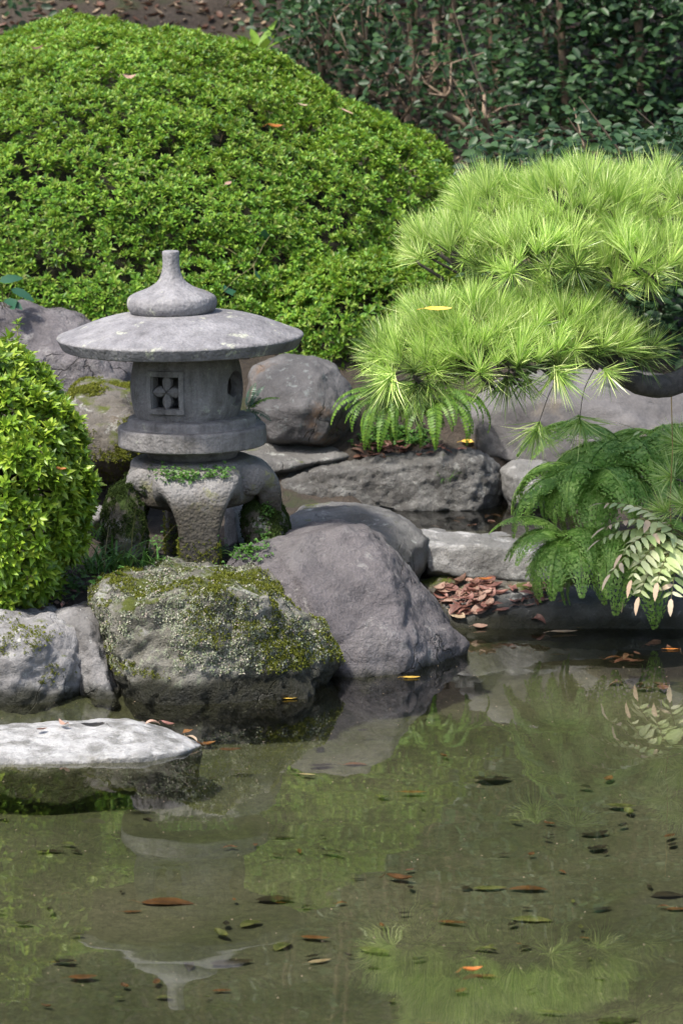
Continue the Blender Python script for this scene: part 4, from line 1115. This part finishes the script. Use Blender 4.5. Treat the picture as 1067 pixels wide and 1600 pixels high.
for (px, py, Y, nfr, lab) in ((610, 648, 12.15, 26, 'light green sword fern with drooping narrow fronds above the lava curb, left clump'), (680, 645, 12.15, 26, 'light green sword fern clump beside the grey bank boulder, right clump')):
    fr = [(-90 + (i / (nfr - 1) - .5) * 210 + rr.uniform(-9, 9), rr.uniform(-22, 22), rr.uniform(.75, 1.1), rr.randrange(3), rr.uniform(-12, 12)) for i in range(nfr)]
    fern('sword_fern', lab, P(px, py, Y), fr, lancem, 'sword ferns above the curb')
# small fern growing behind the lantern
t = frond_mesh(.15, R(40), R(60), 13, .030, 'lance', 71, .1, .5)
sf = [mesh_np('frond', t[0], t[1], M['broad']), mesh_np('frond', t[0], t[1], M['lance'])]
fern('small_fern', 'small dark fern growing out between the lantern and the round boulder', P(388, 640, 11.45), [(-20, 10, .75, 1, 0), (10, 45, .6, 0, 20), (-60, 20, .6, 0, -10), (-30, -30, .6, 0, 10), (-5, -65, .65, 0, 0), (60, 50, .6, 0, 0), (-100, -20, .5, 0, 5)], sf)
# pale fern with broad leaflets, each leaflet a sub-part
def leaflet(L, W, seed):
    v, f = [], []
    rr = random.Random(seed); n = 7
    for i in range(n + 1):
        t = i / n; wd = W * .5 * (math.sin(math.pi * t ** .75) ** .7) * (1 + (.08 if i % 2 else -.06)) + .0004
        z = -.25 * L * t * t
        v += [(L * t, -wd, z + .12 * wd), (L * t, 0, z - .1 * wd), (L * t, wd, z + .12 * wd)]
    for i in range(n):
        for k in range(2):
            a = i * 3 + k; f += [(a, a + 3, a + 4), (a, a + 4, a + 1)]
    return tri(v, f)
lfl = [leaflet(.062, .019, s) for s in range(3)]
lfl_mesh = [mesh_np('leaflet', t[0], t[1], M['cream'], True) for t in lfl]
lfl_pink = [mesh_np('leaflet', t[0], t[1], M['pink'], True) for t in lfl]
def pale_fern(loc, label, fronds, group='pale ferns at the right edge'):
    root = empty('pale_fern', loc); tag(root, label, 'fern', group)
    rr = random.Random(int(abs(loc[0] * 1000)))
    for (az, e0, droop, L, pairs, s) in fronds:
        cp = curve_pts(L, R(e0), R(droop), 16)
        v, f = tube([c[0] for c in cp], [.0022 * (1 - .7 * i / 16) for i in range(17)], 5, False)
        st = link('frond', mesh_np('frond', v, f, M['rachis'], True), root)
        st.matrix_local = Matrix.Rotation(R(az), 4, 'Z')
        for i in range(pairs):
            t = .22 + .75 * (i + .5) / pairs; j = t * 16; a = min(15, int(j))
            p = cp[a][0].lerp(cp[a + 1][0], j - a); e = cp[a][1]
            sz = s * (1.05 - .75 * t ** 3) * rr.uniform(.85, 1.1)
            for sg in (-1, 1):
                o = link('leaflet', (lfl_pink if rr.random() < .13 + (.3 if t > .85 else 0) else lfl_mesh)[rr.randrange(3)], st)
                o.matrix_local = Matrix.Translation(p) @ Matrix.Rotation(-e, 4, 'Y') @ Matrix.Rotation(sg * R(66) + rr.uniform(-.12, .12), 4, 'Z') @ Matrix.Rotation(rr.uniform(-.1, .35), 4, 'Y') @ Matrix.Rotation(rr.uniform(-.3, .3), 4, 'X') @ Matrix.Scale(sz, 4)
        o = link('leaflet', lfl_pink[0], st); o.matrix_local = Matrix.Translation(cp[-1][0]) @ Matrix.Rotation(-cp[-1][1], 4, 'Y') @ Matrix.Scale(s * .7, 4)
    return root
pale_fern(P(1075, 845, 10.93), 'pale cream green fern with broad leaflets at the right edge by the water', [(186, 30, 60, .27, 9, 1.1), (206, 12, 60, .28, 9, 1.2), (226, -2, 62, .27, 9, 1.2), (168, 48, 55, .28, 9, 1.05), (250, -6, 65, .24, 8, 1.15), (198, -14, 50, .25, 9, 1.15), (214, 32, 75, .26, 9, 1.1), (180, 5, 55, .25, 8, 1.1), (192, 44, 70, .27, 9, 1.15), (222, 18, 80, .27, 9, 1.2), (240, 12, 75, .24, 8, 1.2)])
pale_fern(P(1075, 740, 11.25), 'higher pale fern with long thin fronds above the lacy fern', [(172, 30, 30, .34, 11, .55), (188, 14, 32, .33, 11, .55), (160, 52, 40, .26, 8, .6), (210, 25, 60, .24, 8, .6)])

# ------------------------------------------------------------------ grasses and small weeds
def blade(L, W, e0, droop, seed):
    cp = curve_pts(L, e0, droop, 9); v, f = [], []
    for i, (p, e) in enumerate(cp):
        t = i / 9; wd = W * .5 * (1 - t ** 2.2) * min(1, .5 + 2 * t) + .0002
        v += [(p.x, -wd, p.z + .2 * wd), (p.x, 0, p.z), (p.x, wd, p.z + .2 * wd)]
    for i in range(9):
        for k in range(2):
            a = i * 3 + k; f += [(a, a + 3, a + 4), (a, a + 4, a + 1)]
    return tri(v, f)
blades = [mesh_np('blade', *blade(.15, .007, R(78), R(60 + 25 * s), s), M['grass'], True) for s in range(3)]
stalk = mesh_np('stalk', *blade(.19, .0022, R(80), R(25), 9), M['rachis'], True)
def grass_tuft(px, py, label, n, hs, seed, nst=0, Y=None, group='wild grass under the lantern'):
    loc = pick(px, py)[0] if Y is None else P(px, py, Y)
    root = empty('wild_grass', loc); tag(root, label, 'grass tuft', group); rr = random.Random(seed)
    for i in range(n + nst):
        o = link('blade' if i < n else 'stalk', blades[rr.randrange(3)] if i < n else stalk, root)
        s = hs * rr.uniform(.5, 1.1) if i < n else hs * rr.uniform(1.0, 1.25)
        o.matrix_local = Matrix.Translation((rr.uniform(-.03, .03), rr.uniform(-.03, .03), -.005)) @ Matrix.Rotation(rr.uniform(0, 6.28), 4, 'Z') @ Matrix.Rotation(rr.uniform(-.1, .5), 4, 'Y') @ Matrix.Scale(s, 4)
grass_tuft(150, 892, 'thick grass tuft hugging the near azalea bush', 46, .95, 1, 2, Y=10.66)
grass_tuft(190, 892, 'tall grass tuft with thin seed stalks under the lantern', 46, 1.0, 2, 6, Y=10.68)
grass_tuft(232, 890, 'low grass tuft left of the lantern front leg', 34, .8, 3, 3, Y=10.7)
grass_tuft(160, 840, 'grass tuft growing deep in the shade behind the near azalea', 24, .9, 4)
grass_tuft(370, 868, 'short weeds between lantern leg and purple boulder', 16, .4, 5)
grass_tuft(690, 752, 'small green weed sprouting from the lava curb face', 10, .45, 6, Y=11.99)
grass_tuft(575, 690, 'short grass beside the round boulder foot', 14, .5, 7)

# clover-like ground cover as masses nobody could count
trif = []
for k in range(3):
    m = Matrix.Rotation(k * 2.094, 4, 'Z') @ Matrix.Rotation(R(-12), 4, 'Y')
    v, f = kite(.011, .010, .1, .1); trif.append((np.array([tuple(m @ Vector(p)) for p in v]), np.array(f)))
trif = cat_parts(trif)
def cover(label, pts, n, rad, seed, scale=1.0, mat='clover'):
    rg = np.random.default_rng(seed); pos, nr = [], []
    for i in range(n):
        px, py = pts[rg.integers(0, len(pts))]
        loc, nm, ob = pick(px + rg.normal(0, rad[0]), py + rg.normal(0, rad[1]))
        pos.append(np.array(loc) + np.array([0, 0, .006 + .012 * rg.random()])); nr.append([rg.normal(0, .35), rg.normal(-.2, .3), 1])
    v, f = scatter(trif, frames(np.array(nr), None, rg.uniform(.6, 1.3, n) * scale), np.array(pos))
    o = link('ground_cover', mesh_np('ground_cover', v, f, M[mat])); tag(o, label, 'ground cover', None, 'stuff')
cover('tiny green clover growing on top of the lantern stand', [(260, 742), (300, 748), (340, 744), (280, 752)], 260, (14, 5), 1, .62)
cover('green clover and moss under the sword ferns beside dry leaves', [(590, 690), (620, 685), (650, 690), (600, 675)], 260, (16, 7), 2, 1.0)
cover('small clover patch on the soil behind the mossy boulder', [(125, 908), (110, 925), (60, 930), (150, 890)], 140, (18, 6), 3, 1.1)
cover('clover in the dark ground under the lantern legs', [(240, 860), (260, 845), (380, 860), (400, 870)], 170, (12, 8), 4, .7)
cover('creeping green weeds at the foot of the mossy boulder and lantern leg', [(345, 868), (420, 800), (410, 840)], 150, (8, 10), 5, .55)

# ivy leaves peeping out of the azalea, and a broad dark plant at the left
ivy = tri([(0, 0, 0), (.014, .022, .002), (.024, .012, 0), (.046, 0, -.004), (.024, -.012, 0), (.014, -.022, .002)], [(0, 2, 1), (0, 3, 2), (0, 4, 3), (0, 5, 4)])
ivym = mesh_np('ivy_leaf', ivy[0], ivy[1], M['broad'])
def leaf_plant(name, label, loc, spots, mesh_, scale, cat='plant'):
    root = empty(name, loc); tag(root, label, cat); rr = random.Random(len(label))
    st = []
    for (px, py, Y) in spots:
        p = P(px, py, Y) - Vector(loc)
        o = link('leaf', mesh_, root)
        o.matrix_local = Matrix.Translation(p) @ Matrix.Rotation(rr.uniform(0, 6.28), 4, 'Z') @ Euler((R(38) + rr.uniform(-.3, .3), rr.uniform(-.3, .3), 0)).to_matrix().to_4x4() @ Matrix.Scale(scale * rr.uniform(.8, 1.2), 4)
        st.append(tube([Vector((0, .06, -.02)) * 1, p * .6 + Vector((0, .04, 0)), p], [.0016, .0014, .001], 4, False))
    v, f = cat_parts(st); link('stem', mesh_np('stem', v, f, M['rachis']), root)
leaf_plant('ivy_sprig', 'ivy sprig with blue green leaves poking out of the azalea dome', P(395, 410, 12.55), [(402, 348, 12.72), (422, 368, 12.66), (398, 428, 12.5), (350, 455, 12.48), (334, 380, 12.62)], ivym, 1.15)
bl = leaflet(.11, .05, 3); blm = mesh_np('leaf', bl[0], bl[1], M['broad'], True)
leaf_plant('broadleaf_plant', 'dark broad leaved plant under the azalea at the left edge', P(5, 480, 12.25), [(0, 440, 12.2), (18, 452, 12.2), (8, 468, 12.18), (-10, 460, 12.18), (26, 470, 12.2)], blm, .7)
bl2 = leaflet(.24, .05, 4); bl2m = mesh_np('leaf', bl2[0], bl2[1], M['lance'], True)
def lily(name, label, px, py, Y, n, s):
    loc = P(px, py, Y); root = empty(name, loc); tag(root, label, 'plant'); rr = random.Random(n)
    for k in range(n):
        o = link('leaf', bl2m, root)
        o.matrix_local = Matrix.Rotation(k * 6.28 / n + rr.uniform(-.3, .3), 4, 'Z') @ Matrix.Rotation(R(-50) + rr.uniform(-.3, .3), 4, 'Y') @ Matrix.Scale(s, 4)
lily('lily_plant', 'green strap leaved plant behind the azalea dome at the hedge end', 405, 85, 15.0, 6, .75)

# straw cord hanging from the pine branch
cp = [P(1048, 612, 10.95), P(1050, 700, 10.94), P(1046, 790, 10.93), P(1049, 850, 10.93)]
v, f = tube(cp, [.0016] * 4, 6); co_ = link('straw_cord', mesh_np('straw_cord', v, f, M['straw'], True)); tag(co_, 'thin straw cord hanging from the curved pine branch', 'cord')

# ------------------------------------------------------------------ fallen leaves, each one a thing
shapes = [(.45, .25), (1.2, .5), (-.7, .3), (1.8, .15), (.2, .1), (-1.4, .6)]
LEAF = {}
def leaf_mesh(kind, mat):
    if (kind, mat) not in LEAF:
        b, fo = shapes[kind]; t = fleaf(1.0, .40, b, fo, kind + 3)
        st = tube([(-.5, 0, .0 if abs(b) < .01 else (1 - math.cos(b / 2)) / b), (-.62, .02, .02), (-.72, .03, .0)], [.012, .01, .008], 4, False)
        v, f = cat_parts([t, st]); LEAF[(kind, mat)] = mesh_np('fallen_leaf', v, f, M[mat], True)
    return LEAF[(kind, mat)]
def put_leaf(p, nrm, size, ang, mat, kind, label, group=None, up=.0, flat=.75):
    o = link('fallen_leaf', leaf_mesh(kind, mat))
    nv = (Vector(nrm) * (1 - flat) + Vector((0, 0, flat))).normalized()
    q = Vector((0, 0, 1)).rotation_difference(nv).to_matrix().to_4x4()
    o.matrix_world = Matrix.Translation(Vector(p) + Vector((0, 0, up))) @ q @ Matrix.Rotation(ang, 4, 'Z') @ Matrix.Diagonal((size, size * rr.uniform(.75, 1.35), size * rr.uniform(.6, 1.3), 1))
    tag(o, label, 'leaf', group); return o
rr = random.Random(77)
# floating or stranded at the water line
for (px, py, ln, ang, mat, kind, lab) in [
    (642, 1058, 28, .1, 'l_yellow', 4, 'bright yellow leaf floating at the foot of the purple boulder'),
    (452, 1091, 29, .25, 'l_yellow', 4, 'yellow leaf floating at the right foot of the mossy boulder'),
    (880, 988, 46, .15, 'l_tan', 0, 'long tan leaf floating by the dark ledge'),
    (904, 980, 24, .2, 'l_yellow', 4, 'small yellow leaf beside a long tan leaf at the dark ledge'),
    (1048, 1014, 22, .0, 'l_orange', 4, 'orange leaf floating near the right edge under the ferns'),
    (738, 1517, 26, .3, 'l_orange', 1, 'small orange leaf floating alone near the picture bottom')]:
    put_leaf(onz(px, py, .003), (0, 0, 1), ln / 551, ang, mat, kind, lab, 'leaves floating on the pond')
for (px, py, ln, ang, mat, kind, lab) in [
    (322, 1170, 32, .3, 'l_orange', 1, 'bright orange leaf on the right tip of the white slab'),
    (296, 1146, 26, .8, 'l_orange', 0, 'smaller orange leaf on the upper right rim of the white slab'),
    (262, 1138, 24, -.4, 'l_red', 1, 'red leaf curled on the back rim of the white slab'),
    (240, 1134, 26, .5, 'l_pink', 5, 'pinkish dry leaf on the back rim of the white slab'),
    (100, 1138, 26, 2.2, 'l_pink', 3, 'curled pale leaf standing up on the white slab'),
    (66, 1146, 18, .4, 'l_brown', 1, 'small brown leaf left on the white slab'),
    (300, 1158, 24, -.7, 'l_tan', 5, 'tan leaf between the two orange leaves on the white slab'),
    (684, 486, 44, .05, 'l_yellow', 0, 'big yellow leaf caught on the lower pine pad'),
    (732, 695, 30, .2, 'l_yellow', 0, 'orange yellow leaf lying on the right end of the lava curb'),
    (425, 212, 30, .5, 'l_orange', 1, 'orange leaf caught on the azalea dome'),
    (200, 131, 26, .2, 'l_pink', 3, 'pinkish curled leaf on the upper azalea dome'),
    (60, 88, 26, .2, 'l_brown', 3, 'brown curled leaf on the top left of the azalea dome'),
    (538, 187, 24, -.3, 'l_pink', 0, 'pale pink leaf on the right shoulder of the azalea dome'),
    (466, 178, 20, .4, 'l_tan', 1, 'small tan leaf on the azalea dome near its right shoulder'),
    (356, 297, 16, .9, 'l_pink', 0, 'tiny pinkish leaf in the middle of the azalea dome'),
    (95, 736, 20, .2, 'l_orange', 1, 'small orange leaf caught in the near azalea bush'),
    (120, 930, 24, .1, 'l_red', 0, 'reddish leaf on the soil behind the pale left boulder'),
    (750, 984, 26, .1, 'l_pink', 1, 'pale pinkish leaf lying low on the dark ledge'),
    (840, 972, 30, -.5, 'l_red', 5, 'dull red leaf on the front of the dark ledge'),
    (714, 966, 40, -.9, 'l_tan', 0, 'long pale leaf leaning against the purple boulder tip')]:
    if py == 486: p, nm = P(px, py, 10.53), Vector((0, -.35, .8))
    elif py in (212, 131, 88, 187, 178, 297):
        i = int(np.argmin(np.abs([(800 - ((q[2] - CAM_H) * CT + q[1] * ST) / (q[1] * CT - (q[2] - CAM_H) * ST) * FPX) - py for q in bpos]) + np.abs([533.5 + q[0] / (q[1] * CT - (q[2] - CAM_H) * ST) * FPX - px for q in bpos]) + 40 * (bpos[:, 1] - 12.4)))
        p, nm = Vector(bpos[i] + bnrm[i] * .03), Vector(bnrm[i])
    elif py == 736: p, nm = P(px, py, 10.27), Vector((.3, -.6, .5))
    else: p, nm, _ = pick(px, py); p = p + Vector((0, 0, .006))
    put_leaf(p, nm, ln / 551 * (1.15 if py < 300 else 1), ang, mat, kind, lab, None, .004, .35 if py < 500 else .6)
# heap at the foot of the dam stone, along the ledge, and in the corner by the round boulder
def heap(n, box, lab, grp, mats, size=(24, 42)):
    for i in range(n):
        px = rr.triangular(box[0], box[2], (box[0] + box[2]) / 2); py = rr.uniform(box[1], box[3])
        p, nm, ob = pick(px, py)
        mt = rr.choice(mats); kd = rr.randrange(6)
        word = {'l_red': 'reddish brown', 'l_brown': 'dark brown', 'l_pink': 'pale pinkish'}[mt] + {0: '', 1: ' cupped', 2: ' folded over', 3: ' tightly curled', 4: ' flat', 5: ' twisted'}[kd]
        put_leaf(p, nm, rr.uniform(*size) / 551, rr.uniform(0, 6.28), mt, kd, word + ' ' + lab, grp, rr.uniform(.004, .02), rr.uniform(.4, .9))
heap(75, (676, 912, 800, 962), 'dry leaf in the heap below the pale dam stone', 'heap of dry leaves on the ledge', ['l_red', 'l_brown', 'l_red', 'l_pink'])
heap(26, (790, 918, 900, 950), 'dry leaf scattered under the lacy fern on the ledge', 'dry leaves under the fern', ['l_red', 'l_brown', 'l_pink'], (18, 32))
heap(34, (546, 690, 640, 716), 'dry leaf behind the lava curb beside the round boulder', 'dry leaves behind the curb', ['l_brown', 'l_red', 'l_brown'], (18, 32))
heap(12, (640, 700, 740, 712), 'dry leaf crumpled on the top of the lava curb', 'dry leaves on the curb top', ['l_brown', 'l_red'], (14, 24))
heap(14, (20, 915, 150, 955), 'dry leaf on the dark soil below the near azalea', 'dry leaves under the near azalea', ['l_brown', 'l_red', 'l_pink'], (16, 28))
put_leaf(pick(758, 916)[0], (0, 0, 1), .05, .3, 'l_orange', 1, 'orange leaf on top of the dry leaf heap', None, .02)
# sunken leaves on the pond bed
for (px, py, ln, ang, mat, kind, lab) in [
    (928, 1300, 62, .55, 'l_dark', 3, 'large dark curled leaf tilted up from the pond bed at right'),
    (765, 1384, 56, .15, 'l_green', 0, 'dark green sunken leaf joined to a long red brown leaf'),
    (825, 1384, 66, -.03, 'l_sunk', 2, 'long red brown sunken leaf with a dark green leaf at its left'),
    (830, 1432, 72, -.2, 'l_green', 2, 'long olive sunken leaf below the red brown one'),
    (706, 1437, 48, -.15, 'l_sunk', 0, 'orange brown sunken leaf right of bottom centre'),
    (492, 1461, 50, -.2, 'l_sunk', 0, 'orange brown sunken leaf above the pale spotted one'),
    (499, 1497, 44, .5, 'l_tan', 4, 'pale spotted leaf lying on the pond bed'),
    (347, 1543, 34, .1, 'l_sunk', 4, 'round orange sunken leaf near the bottom left'),
    (362, 1500, 76, .35, 'l_dark', 0, 'long blackish sunken leaf left of the pale spotted one'),
    (430, 1400, 66, .1, 'l_dark', 2, 'dark brown sunken leaf right of the reflected lantern window'),
    (262, 1405, 90, -.1, 'l_sunk', 2, 'long reddish sunken leaf across the reflected lantern window'),
    (207, 1420, 34, .1, 'l_sunk', 4, 'small brown sunken leaf left of the reflected lantern window'),
    (100, 1498, 44, .2, 'l_sunk', 4, 'dull orange sunken leaf near the left bottom'),
    (130, 1523, 52, .2, 'l_sunk', 1, 'thin brown sunken leaf below the dull orange one'),
    (585, 1482, 60, -.5, 'l_green', 1, 'crumpled olive sunken leaf with an orange rim'),
    (1040, 1394, 64, .05, 'l_dark', 2, 'dark leaf on the bed at the right edge, upper of two'),
    (1056, 1416, 36, .1, 'l_sunk', 0, 'brown leaf on the bed at the right edge, lower of two'),
    (940, 1416, 38, .4, 'l_dark', 0, 'small blackish sunken leaf left of the two right edge leaves'),
    (768, 1213, 64, .0, 'l_dark', 0, 'dark slender sunken leaf in the middle of the green reflection'),
    (480, 1206, 28, -.3, 'l_tan', 4, 'tan sunken leaf in the reflection of the purple boulder'),
    (555, 1190, 40, .0, 'l_sunk', 2, 'orange sunken leaf at the end of the boulder reflection'),
    (75, 1176, 60, .1, 'l_dark', 2, 'dark sunken leaf below the white slab, far left'),
    (60, 1250, 60, .1, 'l_dark', 0, 'blackish sunken leaf at left under the slab reflection'),
    (80, 1326, 50, .1, 'l_dark', 2, 'dark sunken leaf by the reflected azalea'),
    (970, 1255, 50, -.2, 'l_green', 0, 'olive sunken leaf right under the fern reflection'),
    (645, 1234, 44, .0, 'l_sunk', 0, 'orange brown slender sunken leaf in the green reflection'),
    (445, 1305, 36, .1, 'l_dark', 0, 'small dark sunken leaf right of the reflected lantern base'),
    (560, 1370, 30, .1, 'l_dark', 0, 'small dark sunken leaf in the grey middle of the pond'),
    (640, 1355, 20, .8, 'l_red', 1, 'tiny reddish sunken leaf in the middle of the pond'),
    (965, 1592, 80, .1, 'l_dark', 1, 'dark sunken leaf cut by the bottom picture edge'),
    (360, 1168, 40, .2, 'l_sunk', 1, 'brown sunken leaf right beside the white slab tip'),
    (860, 1577, 50, -.2, 'l_green', 0, 'olive sunken leaf in the pine reflection')]:
    p = onz(px, py, -.15); p.z = float(terrain(p.x, p.y)) + .012
    p = onz(px, py, p.z)
    p.z -= .006
    o = put_leaf(p, (0, 0, 1), ln / 551 * (p.y / 11), ang, mat, kind, lab, 'sunken leaves on the pond bed', .0)
    o.matrix_world = o.matrix_world @ Matrix.Diagonal((1, 1, .35, 1))
for i in range(85):
    px, py = rr.uniform(0, 1067), rr.uniform(1120, 1590)
    p = onz(px, py, -.15); p = onz(px, py, float(terrain(p.x, p.y)) + .008)
    put_leaf(p, (0, 0, 1), rr.choice((1, 1, 1.7)) * rr.uniform(9, 24) / 551, rr.uniform(0, 6.28), rr.choice(['l_dark', 'l_dark', 'l_sunk', 'l_green']), rr.randrange(3), 'small sunken leaf scrap lying on the pond bed', 'sunken leaf scraps')
for i in range(30):
    px, py = rr.uniform(950, 1100), rr.uniform(1000, 1080)
    p = onz(px, py, -.08); p = onz(px, py, min(-.01, float(terrain(p.x, p.y)) + .008))
    put_leaf(p, (0, 0, 1), rr.uniform(22, 40) / 551, rr.uniform(0, 6.28), rr.choice(['l_sunk', 'l_red', 'l_brown']), rr.randrange(6), 'reddish sunken leaf in the shallow corner under the ferns', 'sunken leaves under the ferns')
for i in range(10):
    px, py = rr.uniform(650, 790), rr.uniform(805, 830)
    put_leaf(onz(px, py, .196), (0, 0, 1), rr.uniform(18, 30) / 551, rr.uniform(0, 6.28), 'l_brown', rr.randrange(3), 'brown leaf lying in the dark upper pool', 'leaves in the upper pool')
# dust and pollen on the water
n = 420
sp = np.array([tuple(onz(rng.uniform(0, 1067), 1040 + 540 * rng.random() ** 1.6, .0015)) for i in range(n)])
dot = tri([(-.5, -.35, 0), (.5, -.4, 0), (.6, .3, 0), (-.2, .5, .1)], [(0, 1, 2), (0, 2, 3)])
v, f = scatter(dot, frames(np.tile([0, 0, 1.0], (n, 1)), None, rng.uniform(.0012, .0042, n)), sp)
o = link('floating_specks', mesh_np('floating_specks', v, f, M['l_tan'])); tag(o, 'tiny pale specks of pollen and dust floating on the pond', 'specks', None, 'stuff')
